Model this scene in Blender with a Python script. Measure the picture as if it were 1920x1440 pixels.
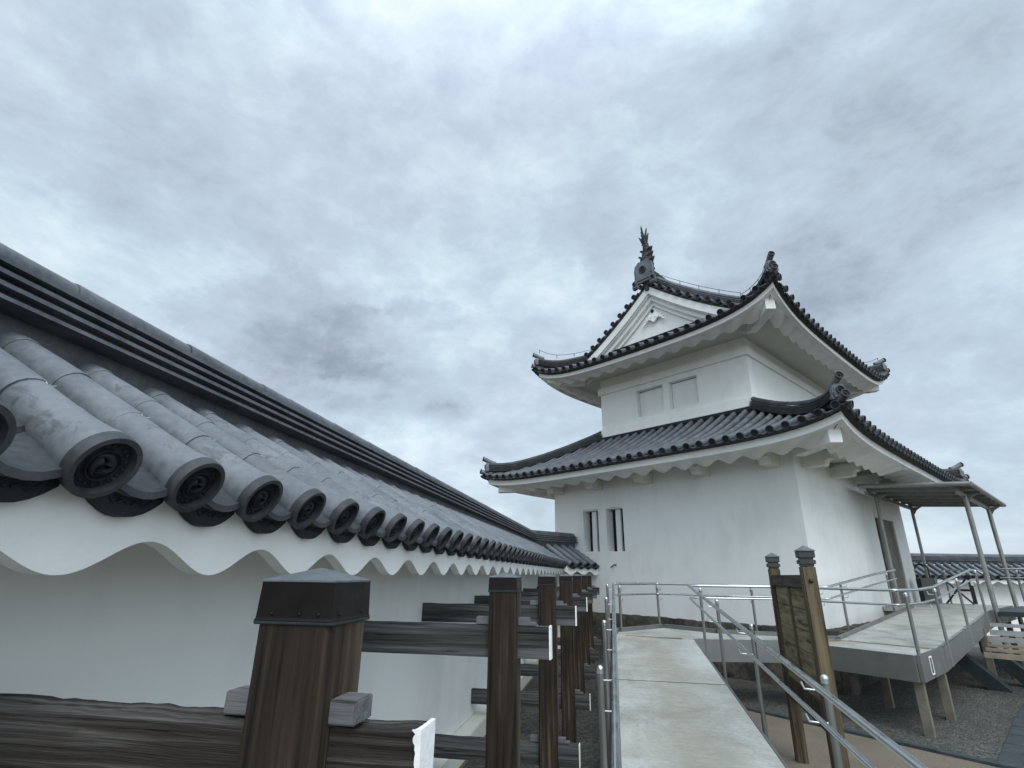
import bpy, bmesh, math, random
from mathutils import Vector, Matrix, noise
random.seed(7)
PI = math.pi
R = math.radians
scene = bpy.context.scene
for o in list(bpy.data.objects): bpy.data.objects.remove(o)
COL = scene.collection

# ------------------------------------------------------------------ camera
# eye level is z = 0 ; the trodden ground lies 2.03 m lower
GZ = -2.03
RW = [[0.983389, -0.050332, -0.174391], [0.181108, 0.335941, 0.924307], [0.012063, -0.940537, 0.339476]]
cam_d = bpy.data.cameras.new("camera"); cam = bpy.data.objects.new("camera", cam_d); COL.objects.link(cam)
xr = Vector((RW[0][0], RW[1][0], RW[2][0])); yd = Vector((RW[0][1], RW[1][1], RW[2][1])); zf = Vector((RW[0][2], RW[1][2], RW[2][2]))
cam.matrix_world = Matrix(((xr.x, -yd.x, -zf.x, 0), (xr.y, -yd.y, -zf.y, 0), (xr.z, -yd.z, -zf.z, 0), (0, 0, 0, 1)))
cam_d.sensor_width = 36; cam_d.lens = 36 * 985 / 1920.0; cam_d.clip_start = 0.05; cam_d.clip_end = 5000
scene.camera = cam
scene.view_settings.view_transform = 'Standard'; scene.view_settings.look = 'None'
scene.view_settings.exposure = EXPO = 0.26; scene.view_settings.gamma = 1

# ------------------------------------------------------------------ node helpers
class NT:
    def __init__(s, tree): s.t = tree; s.n = tree.nodes; s.l = tree.links
    def add(s, typ, **kw):
        nd = s.n.new(typ)
        for k, v in kw.items(): setattr(nd, k, v)
        return nd
    def put(s, sock, v):
        if isinstance(v, bpy.types.NodeSocket): s.l.new(v, sock)
        else:
            if hasattr(sock.default_value, '__len__') and not hasattr(v, '__len__'): v = [v] * len(sock.default_value)
            if hasattr(sock.default_value, '__len__') and len(sock.default_value) == 4 and len(v) == 3: v = (*v, 1)
            sock.default_value = v
    def math(s, op, a, b=0.0, c=None):
        m = s.add('ShaderNodeMath', operation=op); s.put(m.inputs[0], a); s.put(m.inputs[1], b)
        if c is not None: s.put(m.inputs[2], c)
        return m.outputs[0]
    def vmath(s, op, a, b=None):
        m = s.add('ShaderNodeVectorMath', operation=op); s.put(m.inputs[0], a)
        if b is not None: s.put(m.inputs[1], b)
        return m.outputs['Value'] if op in ('DISTANCE', 'DOT_PRODUCT', 'LENGTH') else m.outputs[0]
    def noise(s, vec, scale, detail=4, rough=.55, dist=0.0):
        m = s.add('ShaderNodeTexNoise'); s.put(m.inputs['Vector'], vec)
        m.inputs['Scale'].default_value = scale; m.inputs['Detail'].default_value = detail
        m.inputs['Roughness'].default_value = rough; m.inputs['Distortion'].default_value = dist
        return m.outputs['Fac']
    def ramp(s, fac, stops):
        m = s.add('ShaderNodeValToRGB'); s.put(m.inputs[0], fac); e = m.color_ramp.elements
        while len(e) > len(stops): e.remove(e[-1])
        while len(e) < len(stops): e.new(.5)
        for q, (p, c) in zip(e, stops):
            q.position = p; q.color = (c, c, c, 1) if not hasattr(c, '__len__') else (*c, 1)
        return m.outputs[0]
    def mix(s, fac, a, b):
        m = s.add('ShaderNodeMix', data_type='RGBA'); s.put(m.inputs[0], fac); s.put(m.inputs[6], a); s.put(m.inputs[7], b)
        return m.outputs[2]
    def map(s, vec, scale=(1, 1, 1), loc=(0, 0, 0), rot=(0, 0, 0)):
        m = s.add('ShaderNodeMapping'); s.put(m.inputs[0], vec); m.inputs['Scale'].default_value = scale
        m.inputs['Location'].default_value = loc; m.inputs['Rotation'].default_value = rot
        return m.outputs[0]

# ------------------------------------------------------------------ world : overcast sky
SUN_AZ = R(160); SUN_EL = R(46)       # azimuth clockwise from +Y
w = bpy.data.worlds.new("World"); scene.world = w; w.use_nodes = True
nt = NT(w.node_tree); nt.n.clear()
out = nt.add('ShaderNodeOutputWorld')
sky = nt.add('ShaderNodeTexSky', sky_type='NISHITA'); sky.sun_disc = False
sky.sun_elevation = SUN_EL; sky.sun_rotation = SUN_AZ; sky.air_density = 1.2; sky.dust_density = 2.0
bg1 = nt.add('ShaderNodeBackground'); nt.put(bg1.inputs[0], sky.outputs[0]); bg1.inputs[1].default_value = 0.10
tc = nt.add('ShaderNodeTexCoord'); D = tc.outputs['Generated']
sep = nt.add('ShaderNodeSeparateXYZ'); nt.put(sep.inputs[0], D)
zz = nt.math('ADD', nt.math('MAXIMUM', sep.outputs[2], 0.0), 0.22)
cmb = nt.add('ShaderNodeCombineXYZ')
nt.put(cmb.inputs[0], nt.math('DIVIDE', sep.outputs[0], zz)); nt.put(cmb.inputs[1], nt.math('DIVIDE', sep.outputs[1], zz))
P2 = cmb.outputs[0]
big = nt.noise(nt.map(P2, (1, 1, 1), (3.1, 1.7, 0)), 1.1, 6, .55, .45)
mid = nt.noise(nt.map(D, (1, 1, 1.9), (8.3, 2.2, 4)), 4.6, 10, .62, .25)
fin = nt.noise(nt.map(D, (1, 1, 1.6), (1.3, 6.2, 2)), 13.0, 10, .66, .2)
v = nt.math('ADD', nt.math('MULTIPLY', big, .38), nt.math('ADD', nt.math('MULTIPLY', mid, .42), nt.math('MULTIPLY', fin, .20)))
def blob(d, r0, r1, amt, sq=1.0):
    """a cloud mass around sky direction d, with ragged edges"""
    global v
    wob = nt.math('MULTIPLY', nt.math('SUBTRACT', nt.noise(nt.map(D, (1, 1, 1.6)), 7.5, 10, .66), .5), .30)
    sc = nt.vmath('MULTIPLY', nt.vmath('SUBTRACT', D, d), (1, 1, sq))
    dist = nt.math('ADD', nt.vmath('LENGTH', sc), wob)
    m = nt.add('ShaderNodeMapRange', interpolation_type='SMOOTHSTEP'); nt.put(m.inputs[0], dist)
    m.inputs[1].default_value = r0; m.inputs[2].default_value = r1; m.inputs[3].default_value = amt; m.inputs[4].default_value = 0
    v = nt.math('ADD', v, m.outputs[0])
blob((-.535, .705, .40), .12, .17, -.062, 1.7)
blob((-.42, .78, .385), .085, .125, -.045, 1.9)
blob((-.325, .825, .455), .02, .06, -.07, 1.2)
blob((-.34, .91, .215), .02, .19, .13, 2.4)
blob((-.27, .84, .40), .02, .16, .05, 1.2)
blob((-.30, .93, .29), .00, .07, -.09, 2.6)
blob((-.20, .95, .225), .00, .06, -.07, 3.0)
blob((-.42, .82, .285), .00, .07, -.06, 3.0)
blob((-.20, .80, .52), .05, .30, .055, 1.4)
blob((-.78, .45, .50), .05, .25, .04, 1)
blob((-.60, .45, .66), .1, .35, -.035, 1)
blob((.30, .76, .57), .1, .35, -.03, 1)
blob((.50, .75, .35), .1, .45, -.045, 1.2)
v = nt.math('ADD', .51, nt.math('MULTIPLY', nt.math('SUBTRACT', v, .51), nt.ramp(sep.outputs[2], [(0.0, .30), (.12, 1)])))
hz = nt.ramp(sep.outputs[2], [(0.0, 1.0), (0.22, 0.0)])
v = nt.math('ADD', v, nt.math('MULTIPLY', hz, .035))
ccol = nt.ramp(v, [(.27, (.245, .300, .370)), (.35, (.330, .400, .475)), (.42, (.430, .515, .600)), (.49, (.495, .600, .695)), (.56, (.595, .715, .795)), (.67, (.790, .890, .930))])
lav = nt.noise(nt.map(P2, (1, 1, 1), (5, 5, 5)), 1.7, 3)
ccol = nt.mix(nt.math('MULTIPLY', nt.ramp(lav, [(.46, 0), (.62, 1)]), .40), ccol, nt.mix(.5, ccol, (.50, .50, .66)))
# overcast sky is brighter overhead
zen = nt.math('ADD', 1.0, nt.math('MULTIPLY', nt.ramp(sep.outputs[2], [(.72, 0), (.95, 1)]), .65))
# unseen sky behind the camera made brighter, as added fill for the walls
sky_fill = nt.add('ShaderNodeMapRange', interpolation_type='SMOOTHSTEP'); nt.put(sky_fill.inputs[0], nt.vmath('DOT_PRODUCT', D, (.52, -.78, .34)))
sky_fill.inputs[1].default_value = .05; sky_fill.inputs[2].default_value = .85; sky_fill.inputs[3].default_value = 1.0; sky_fill.inputs[4].default_value = 2.1
zen = nt.math('MULTIPLY', zen, sky_fill.outputs[0])
ccol = nt.vmath('MULTIPLY', ccol, nt.mix(0.0, zen, zen))
bg2 = nt.add('ShaderNodeBackground'); nt.put(bg2.inputs[0], ccol); bg2.inputs[1].default_value = 1.0
mx = nt.add('ShaderNodeMixShader'); mx.inputs[0].default_value = .90
nt.l.new(bg1.outputs[0], mx.inputs[1]); nt.l.new(bg2.outputs[0], mx.inputs[2]); nt.l.new(mx.outputs[0], out.inputs[0])

sd = bpy.data.lights.new("sun", 'SUN'); sd.energy = 1.3; sd.angle = R(35); sd.color = (1, .98, .95)
so = bpy.data.objects.new("sun", sd); COL.objects.link(so)
sdir = Vector((math.sin(SUN_AZ) * math.cos(SUN_EL), math.cos(SUN_AZ) * math.cos(SUN_EL), math.sin(SUN_EL)))
so.rotation_euler = sdir.to_track_quat('Z', 'Y').to_euler(); so.location = sdir * 60

# ------------------------------------------------------------------ materials
MATS = {}
def newmat(name):
    m = bpy.data.materials.new(name); m.use_nodes = True; nt = NT(m.node_tree)
    b = nt.n['Principled BSDF']; MATS[name] = m
    c = nt.add('ShaderNodeTexCoord').outputs['Object']
    return m, nt, b, c
def bump(nt, b, h, dist=.01, strength=.5):
    bp = nt.add('ShaderNodeBump'); bp.inputs['Strength'].default_value = strength; bp.inputs['Distance'].default_value = dist
    nt.put(bp.inputs['Height'], h); nt.l.new(bp.outputs[0], b.inputs['Normal'])
def mk_plaster(name, col=(.74, .745, .72), streak=.35):
    m, nt, b, c = newmat(name)
    n1 = nt.noise(c, .9, 5, .55); n2 = nt.noise(nt.map(c, (2, 2, .7)), 1.6, 6, .6); n3 = nt.noise(c, 60, 4)
    f = nt.math('ADD', nt.math('MULTIPLY', n1, .55), nt.math('MULTIPLY', n2, .45))
    base = nt.ramp(f, [(.36, tuple(x * .90 for x in col)), (.52, col), (.7, tuple(min(1, x * 1.03) for x in col))])
    dirt = nt.ramp(nt.noise(nt.map(c, (6, 6, .8)), 1.1, 8, .7), [(.62, 0), (.80, 1)])
    base = nt.mix(nt.math('MULTIPLY', dirt, streak), base, (.40, .40, .34))
    nt.put(b.inputs['Base Color'], base); b.inputs['Roughness'].default_value = .82
    h = nt.math('ADD', n3, nt.math('MULTIPLY', nt.noise(c, 7, 3), 1.5)); bump(nt, b, h, .004, .35)
    return m
mk_plaster('plaster'); mk_plaster('plaster_old', (.66, .66, .60), .6); mk_plaster('plaster_soffit', (.52, .52, .465), .7)  # plaster_soffit: stained, with eave shade also put into its colour
def mk_tile(name, c0, c1, c2, rough=.5, spec=.5):
    m, nt, b, c = newmat(name)
    n1 = nt.noise(c, 3.2, 6, .6); n2 = nt.noise(c, 34, 6, .65)
    f = nt.math('ADD', nt.math('MULTIPLY', n1, .6), nt.math('MULTIPLY', n2, .4))
    base = nt.ramp(f, [(.36, c0), (.50, c1), (.66, c2)])
    blot = nt.ramp(nt.noise(c, 6.5, 9, .74, .6), [(.565, 0), (.625, 1)])
    base = nt.mix(nt.math('MULTIPLY', blot, .50), base, tuple(x * .45 for x in c0))
    lich = nt.ramp(nt.noise(nt.map(c, loc=(4, 4, 4)), 22, 7, .7), [(.70, 0), (.76, 1)])
    base = nt.mix(nt.math('MULTIPLY', lich, .35), base, (.30, .31, .29))
    nt.put(b.inputs['Base Color'], base)
    nt.put(b.inputs['Roughness'], nt.ramp(n2, [(.3, rough - .08), (.7, rough + .14)]))
    b.inputs['Specular IOR Level'].default_value = spec
    bump(nt, b, nt.math('ADD', nt.noise(c, 14, 4), nt.math('MULTIPLY', nt.noise(c, 120, 3), .25)), .003, .3)
    return m
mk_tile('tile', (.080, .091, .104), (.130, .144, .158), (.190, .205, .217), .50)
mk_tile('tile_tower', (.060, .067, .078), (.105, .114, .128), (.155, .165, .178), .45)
mk_tile('tile_dark', (.024, .027, .030), (.043, .047, .052), (.070, .075, .082), .55, .3)  # dark tile; on pans the shade between cover rows is put into colour
mk_tile('tile_mid', (.065, .069, .076), (.105, .110, .120), (.15, .156, .166), .48)
mk_tile('tile_face', (.009, .011, .013), (.017, .019, .023), (.036, .040, .047), .60, .22)  # disc faces: same tile, shade of the recess put into a darker colour
def mk_wood(name, axis, c0, c1, c2, grain=1.0, freq=1.0):
    m, nt, b, c = newmat(name)
    sc = [34 * freq, 34 * freq, 34 * freq]; sc[axis] = 1.1
    wv = nt.noise(c, 2.2, 3); off = nt.vmath('ADD', c, nt.vmath('MULTIPLY', nt.mix(0, wv, wv), (.02, .02, .02)))
    g = nt.noise(nt.map(off, tuple(sc)), 1.0, 7, .62, .3)
    sc2 = [11, 11, 11]; sc2[axis] = .45
    g2 = nt.noise(nt.map(c, tuple(sc2), (2, 3, 1)), 1.0, 7, .62, .9)
    base = nt.ramp(nt.math('ADD', nt.math('MULTIPLY', g, .40), nt.math('MULTIPLY', g2, .60)), [(.38, c0), (.50, c1), (.63, c2)])
    crack = nt.ramp(g, [(.34, 1), (.40, 0)])
    base = nt.mix(nt.math('MULTIPLY', crack, .8), base, tuple(x * .25 for x in c0))
    nt.put(b.inputs['Base Color'], base); b.inputs['Roughness'].default_value = .85; b.inputs['Specular IOR Level'].default_value = .25
    bump(nt, b, g, .012 * grain, .8)
    return m
mk_wood('wood_post', 2, (.010, .0075, .005), (.034, .024, .016), (.115, .088, .062))
mk_wood('wood_beam', 0, (.018, .018, .017), (.052, .053, .052), (.120, .124, .124), 1.2, 1.2)
mk_wood('wood_wedge', 0, (.07, .07, .072), (.13, .13, .135), (.20, .205, .21), .8, 1.0)
mk_wood('wood_rotten', 0, (.014, .012, .010), (.045, .038, .032), (.150, .150, .145), 2.2, 2.1)
mk_wood('wood_board', 2, (.026, .020, .013), (.078, .060, .036), (.165, .132, .082), 1.0, .7)
mk_wood('wood_rail', 1, (.02, .016, .012), (.05, .04, .033), (.10, .085, .07))
mk_wood('wood_slat', 1, (.07, .056, .032), (.175, .142, .085), (.26, .22, .14), 1.0, .6)
def mk_plain(name, col, rough=.5, metal=0.0, var=.25, scale=12, bmp=0.0, spec=.5):
    m, nt, b, c = newmat(name)
    n = nt.noise(c, scale, 6, .6)
    nt.put(b.inputs['Base Color'], nt.ramp(n, [(.3, tuple(x * (1 - var) for x in col)), (.7, tuple(min(1, x * (1 + var)) for x in col))]))
    nt.put(b.inputs['Roughness'], nt.ramp(nt.noise(c, scale * 2.3, 4), [(.3, max(0.05, rough - .08)), (.7, min(1, rough + .1))]))
    b.inputs['Metallic'].default_value = metal; b.inputs['Specular IOR Level'].default_value = spec
    if bmp: bump(nt, b, nt.noise(c, scale * 4, 5), bmp, .5)
    return m
mk_plain('copper', (.0085, .0055, .005), .5, .25, .4, 9, .002, .3)
mk_plain('cap_grey', (.05, .052, .05), .5, .4, .3, 9, .002)
mk_plain('verdigris', (.018, .028, .028), .6, .2, .4, 20)
mk_plain('copper_top', (.14, .155, .16), .45, .6, .3, 14, .002)
mk_plain('steel', (.56, .59, .59), .30, 1.0, .03, 3)
mk_plain('steel_dull', (.20, .205, .195), .50, .7, .12, 3)
mk_plain('canopy_grey', (.24, .24, .225), .45, .55, .2, 4)
mk_plain('steel_leg', (.19, .17, .135), .6, .35, .3, 4)
mk_plain('white_paint', (.80, .80, .78), .7, 0, .08, 14, .006)
mk_plain('dark_void', (.006, .006, .007), .9, 0, .2, 5)
mk_plain('under_tile', (.035, .037, .034), .85, 0, .3, 6)
mk_plain('dark_steel', (.030, .042, .045), .5, .3, .3, 5)
mk_plain('door_leaf', (.125, .112, .088), .75, 0, .3, 3, .002)
mk_plain('step_brown', (.26, .22, .16), .7, 0, .25, 6)
mk_plain('black', (.012, .012, .013), .45, 0, .2, 9)
mk_plain('kerb', (.035, .043, .047), .75, 0, .4, 6, .006)
mk_plain('tread', (.48, .50, .50), .35, .6, .12, 6)
def mk_concrete(name, mid=None):
    m, nt, b, c = newmat(name)
    n1 = nt.noise(nt.map(c, (1, .8, 1)), 1.5, 8, .62, .6); n2 = nt.noise(c, 26, 8, .7)
    base = nt.ramp(nt.math('ADD', nt.math('MULTIPLY', n1, .65), nt.math('MULTIPLY', n2, .35)), [(.34, (.19, .19, .165)), (.46, (.31, .31, .28)), (.57, (.42, .43, .41)), (.72, (.56, .58, .58))])
    st = nt.ramp(nt.noise(nt.map(c, (2.2, 6.5, 2)), 1.6, 9, .72, .9), [(.56, 0), (.68, 1)])
    patch = nt.ramp(nt.noise(c, .9, 4), [(.45, 0), (.6, 1)])
    base = nt.mix(nt.math('MULTIPLY', st, nt.math('MULTIPLY', patch, .85)), base, (.14, .14, .12))
    yel = nt.ramp(nt.noise(nt.map(c, loc=(7, 1, 2)), .8, 5), [(.42, 0), (.62, 1)])
    base = nt.mix(nt.math('MULTIPLY', yel, .30), base, (.42, .41, .33))
    if mid is not None:
        sx = nt.add('ShaderNodeSeparateXYZ'); nt.put(sx.inputs[0], c)
        dx = nt.math('ABSOLUTE', nt.math('SUBTRACT', nt.math('ADD', sx.outputs[0], nt.math('MULTIPLY', nt.math('SUBTRACT', nt.noise(c, 1.8, 7, .7), .5), .55)), mid))
        band = nt.ramp(dx, [(.10, 1), (.46, 0)]); gr = nt.ramp(nt.noise(nt.map(c, (3, 9, 3)), 2.2, 9, .75, .5), [(.36, .30), (.60, 1)])
        base = nt.mix(nt.math('MULTIPLY', nt.math('MULTIPLY', band, gr), .90), base, (.245, .238, .195))
    nt.put(b.inputs['Base Color'], base); b.inputs['Roughness'].default_value = .72
    bump(nt, b, n2, .004, .4)
mk_concrete('deck_concrete'); mk_concrete('ramp_concrete', -.38)
def mk_ground(name, cols, scale, bdist, vor):
    m, nt, b, c = newmat(name)
    vo = nt.add('ShaderNodeTexVoronoi'); nt.put(vo.inputs['Vector'], c); vo.inputs['Scale'].default_value = vor
    r = nt.add('ShaderNodeSeparateColor'); nt.put(r.inputs[0], vo.outputs['Color'])
    base = nt.ramp(r.outputs[0], [(0, cols[0]), (.5, cols[1]), (1, cols[2])])
    n = nt.noise(c, scale, 6)
    base = nt.mix(nt.math('MULTIPLY', nt.ramp(n, [(.4, 0), (.65, 1)]), .35), base, tuple(x * .6 for x in cols[0]))
    nt.put(b.inputs['Base Color'], base); b.inputs['Roughness'].default_value = .9
    bump(nt, b, nt.math('MULTIPLY', vo.outputs['Distance'], -1.0), bdist, 1.0)
mk_ground('gravel', ((.032, .033, .028), (.075, .075, .064), (.165, .165, .140)), 1.0, .03, 38)
mk_ground('sand', ((.120, .098, .070), (.160, .132, .096), (.20, .17, .13)), 1.4, .004, 150)
mk_ground('gravel_dark', ((.024, .024, .020), (.055, .054, .045), (.12, .117, .10)), 1.2, .03, 34)
def mk_stone():
    m, nt, b, c = newmat('stone')
    n = nt.noise(c, 1.3, 3); n2 = nt.noise(c, 9, 9, .7)
    base = nt.ramp(nt.math('ADD', nt.math('MULTIPLY', n, .5), nt.math('MULTIPLY', n2, .5)), [(.36, (.016, .017, .014)), (.48, (.050, .048, .040)), (.58, (.105, .088, .064)), (.70, (.14, .14, .12))])
    nt.put(b.inputs['Base Color'], base); b.inputs['Roughness'].default_value = .9; bump(nt, b, n2, .03, .8)
mk_stone()
def mk_stain():
    m, nt, b, c = newmat('joint_strip')
    nt.put(b.inputs['Base Color'], nt.ramp(nt.noise(c, 9, 5), [(.4, (.12, .085, .04)), (.6, (.26, .21, .12))])); b.inputs['Roughness'].default_value = .8
mk_stain()

# ------------------------------------------------------------------ mesh helpers
class MB:
    def __init__(s): s.v = []; s.f = []; s.mi = []; s.m = 0
    def vs(s, pts):
        i = len(s.v); s.v.extend([tuple(p) for p in pts]); return i
    def face(s, idx): s.f.append(tuple(idx)); s.mi.append(s.m)
    def quad(s, a, b, c, d): i = s.vs((a, b, c, d)); s.face((i, i + 1, i + 2, i + 3))
    def poly(s, pts): i = s.vs(pts); s.face(range(i, i + len(pts)))
    def box(s, o, X, Y, Z):
        """o corner, X,Y,Z edge vectors"""
        o, X, Y, Z = map(Vector, (o, X, Y, Z))
        i = s.vs((o, o + X, o + X + Y, o + Y, o + Z, o + X + Z, o + X + Y + Z, o + Y + Z))
        for q in ((0, 3, 2, 1), (4, 5, 6, 7), (0, 1, 5, 4), (1, 2, 6, 5), (2, 3, 7, 6), (3, 0, 4, 7)): s.face([i + k for k in q])
    def abox(s, x0, x1, y0, y1, z0, z1): s.box((x0, y0, z0), (x1 - x0, 0, 0), (0, y1 - y0, 0), (0, 0, z1 - z0))
    def loft(s, rings, closed=True, caps=True):
        idx = [s.vs(r) for r in rings]; n = len(rings[0])
        for a, b in zip(idx, idx[1:]):
            for k in range(n if closed else n - 1):
                k2 = (k + 1) % n; s.face((a + k, a + k2, b + k2, b + k))
        if caps and closed:
            s.face([idx[0] + k for k in range(n)][::-1]); s.face([idx[-1] + k for k in range(n)])
    def tube(s, pts, r, n=10, caps=True, up=Vector((0, 0, 1))):
        pts = [Vector(p) for p in pts]; rr = r if hasattr(r, '__len__') else [r] * len(pts); rings = []
        for i, p in enumerate(pts):
            t = (pts[min(i + 1, len(pts) - 1)] - pts[max(i - 1, 0)]).normalized()
            u_ = up if abs(t.dot(up)) < .95 else Vector((1, 0, 0))
            sx = t.cross(u_).normalized(); sy = sx.cross(t)
            rings.append([p + (sx * math.cos(2 * PI * k / n) + sy * math.sin(2 * PI * k / n)) * rr[i] for k in range(n)])
        s.loft(rings, True, caps)
    def prism(s, pts, d):
        d = Vector(d); pts = [Vector(p) for p in pts]; n = len(pts); i = s.vs(pts); j = s.vs([p + d for p in pts])
        s.face([i + k for k in range(n)][::-1]); s.face([j + k for k in range(n)])
        for k in range(n): k2 = (k + 1) % n; s.face((i + k, i + k2, j + k2, j + k))
    def dome(s, c, r, n=10, m=4, up=(0, 0, 1)):
        up = Vector(up).normalized(); a = up.orthogonal().normalized(); b = up.cross(a); c = Vector(c)
        rings = [[c + up * (r * math.sin(PI / 2 * j / m)) + (a * math.cos(2 * PI * k / n) + b * math.sin(2 * PI * k / n)) * max(r * math.cos(PI / 2 * j / m), 1e-4) for k in range(n)] for j in range(m + 1)]
        s.loft(rings, True, True)
def build(mb, name, mats, parent=None, smooth=False, loc=None, bevel=0, angle=40, **props):
    me = bpy.data.meshes.new(name)
    off = Vector(parent['_base']) if parent is not None else (Vector(loc) if loc is not None else Vector((0, 0, 0)))
    me.from_pydata([tuple(Vector(v) - off) for v in mb.v], [], mb.f); me.update()
    if not isinstance(mats, (list, tuple)): mats = [mats]
    for m in mats: me.materials.append(MATS[m])
    for p, mi in zip(me.polygons, mb.mi): p.material_index = mi; p.use_smooth = smooth
    bm = bmesh.new(); bm.from_mesh(me)
    if smooth or bevel: bmesh.ops.remove_doubles(bm, verts=bm.verts, dist=1e-5)
    bmesh.ops.recalc_face_normals(bm, faces=bm.faces)
    if bevel:
        bmesh.ops.bevel(bm, geom=[e for e in bm.edges if len(e.link_faces) == 2 and e.calc_face_angle(0) > .5], offset=bevel, segments=2, affect='EDGES', clamp_overlap=True)
    if smooth:
        for e in bm.edges:
            if len(e.link_faces) == 2 and e.calc_face_angle(0) > R(angle): e.smooth = False
    bm.to_mesh(me); bm.free()
    o = bpy.data.objects.new(name, me); COL.objects.link(o)
    if parent is not None:
        o.parent = parent; o['_base'] = list(off)
    else: o.location = off; o['_base'] = list(off)
    for k, vv in props.items(): o[k] = vv
    return o
def thing(name, label, cat, base, group=None):
    o = bpy.data.objects.new(name, None); COL.objects.link(o); o.location = base; o['_base'] = list(base)
    o.empty_display_size = .2; o['label'] = label; o['category'] = cat
    if group: o['group'] = group
    return o
def tag(o, label, cat, group=None):
    o['label'] = label; o['category'] = cat
    if group: o['group'] = group
    return o
V = Vector

# ------------------------------------------------------------------ tile helpers
def tile_tube(mb, path, nrm, r, seg=.30, n=9, a0=-2.25, a1=2.25):
    """cover tiles : tapered barrel pieces laid along a path (list of points), nrm = side vector"""
    path = [V(p) for p in path]; L = [0]
    for a, b in zip(path, path[1:]): L.append(L[-1] + (b - a).length)
    def at(s):
        s = max(0, min(L[-1], s))
        for i in range(len(path) - 1):
            if s <= L[i + 1] + 1e-9:
                t = (s - L[i]) / max(1e-9, L[i + 1] - L[i]); return path[i].lerp(path[i + 1], t), (path[i + 1] - path[i]).normalized()
        return path[-1], (path[-1] - path[-2]).normalized()
    side = V(nrm).normalized(); s = 0; k = 0
    while s < L[-1] - .02:
        e = min(L[-1], s + seg); rings = []
        j = random.uniform(-.003, .003); jr = random.uniform(.985, 1.015)
        for q, rr in ((s, r * .93 * jr), (s, r * 1.015 * jr), (s + .006, r * 1.035 * jr), (s + .03, r * 1.025 * jr), ((s + e) / 2, r * 1.0 * jr), (e + .003, r * .975 * jr)):
            p, t = at(q); up = side.cross(t)
            if up.z < 0: up = -up
            rings.append([p + (side * math.sin(a0 + (a1 - a0) * i / n) + up * math.cos(a0 + (a1 - a0) * i / n)) * rr + side * j for i in range(n + 1)])
        mb.loft(rings, False, False); s = e; k += 1
def crest(mb, c, out, up, r, detail=2):
    """round end tile : rim, sunk face, three comma swirl and bead ring. out = facing normal. mat 0 rim, mat 1 face"""
    c = V(c); out = V(out).normalized(); up = V(up); up = (up - out * up.dot(out)).normalized(); sd = up.cross(out)
    n = 44 if detail > 1 else 16
    def ring(rad, d): return [c + (sd * math.cos(2 * PI * k / n) + up * math.sin(2 * PI * k / n)) * rad + out * d for k in range(n)]
    mb.m = 0; mb.loft([ring(r, -.002), ring(r * 1.0, .026), ring(r * .975, .032), ring(r * .82, .032), ring(r * .79, .010)], True, False)
    mb.m = 1; mb.poly(ring(r * .80, .010))
    if detail >= 1:
        for k in range(3):
            a = 2 * PI * k / 3 + .3
            pts = []; rad = []
            for i in range(11 if detail > 1 else 4):
                tt = i / (10 if detail > 1 else 3); an = a + tt * 2.3; rd = r * (.17 + .20 * tt)
                pts.append(c + (sd * math.cos(an) + up * math.sin(an)) * rd + out * .015); rad.append(r * (.135 * (1 - tt) ** .7 + .018))
            mb.tube(pts, rad, 10 if detail > 1 else 5, True, out)
    if detail > 1:
        mb.loft([ring(r * .50, .014), ring(r * .485, .021), ring(r * .465, .021), ring(r * .45, .014)], True, False)
        for k in range(18):
            an = 2 * PI * k / 18; mb.dome(c + (sd * math.cos(an) + up * math.sin(an)) * r * .635 + out * .014, r * .05, 6, 2, out)
    mb.m = 0
def pan_strip(mb, path, side, wd, sag=.035, step=.22, th=.018, nx=4):
    """concave pan tiles between two cover rows with a small step at each tile"""
    path = [V(p) for p in path]; L = [0]
    for a, b in zip(path, path[1:]): L.append(L[-1] + (b - a).length)
    def at(s):
        s = max(0, min(L[-1], s))
        for i in range(len(path) - 1):
            if s <= L[i + 1] + 1e-9: return path[i].lerp(path[i + 1], (s - L[i]) / max(1e-9, L[i + 1] - L[i]))
        return path[-1]
    side = V(side).normalized(); s = 0
    def ring(s, dz): return [at(s) + side * wd * (i / nx - .5) + V((0, 0, dz - sag * (1 - (2 * i / nx - 1) ** 2))) for i in range(nx + 1)]
    rings = []
    while s < L[-1] - .01:
        e = min(L[-1], s + step); rings += [ring(s, 0 if s else th - .02), ring(s, th), ring(e, 0)]; s = e
    mb.loft(rings, False, False)
def pan_end(mb, c, out, side, wd, sag=.035, h=.055, detail=1):
    """decorated lip of the lowest pan tile : a curved plate hanging under the row"""
    c = V(c); out = V(out).normalized(); side = V(side).normalized(); n = 8
    top = [c + side * wd * (i / n - .5) + V((0, 0, .012 - sag * (1 - (2 * i / n - 1) ** 2))) for i in range(n + 1)]
    hh = [h * (.75 + .25 * math.sin(PI * i / n)) for i in range(n + 1)]
    mb.m = 2
    mb.loft([[p - out * .10 for p in top], [p + out * .012 for p in top], [p + out * .012 - V((0, 0, .015)) for p in top], [p - V((0, 0, .017)) for p in top]], False, False)
    mb.m = 1
    mb.loft([[p - V((0, 0, .017)) for p in top], [p - V((0, 0, q)) - out * .008 for p, q in zip(top, hh)], [p - V((0, 0, q)) - out * .04 for p, q in zip(top, hh)]], False, False)
    if detail > 1:
        for sg in (-1, 1):
            pts = [c + side * (sg * (.006 + .062 * t)) + V((0, 0, -.056 + .007 * math.sin(t * 7) + .012 * t * t)) + out * -.001 for t in [i / 14 for i in range(15)]]
            mb.tube(pts, [.0042 - .0026 * i / 14 for i in range(15)], 5)
            pts = [c + side * (sg * (.040 + .009 * math.cos(q))) + V((0, 0, -.040 + .008 * math.sin(q))) + out * -.001 for q in [i * .6 for i in range(9)]]
            mb.tube(pts, .0022, 5)
    mb.m = 0
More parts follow.
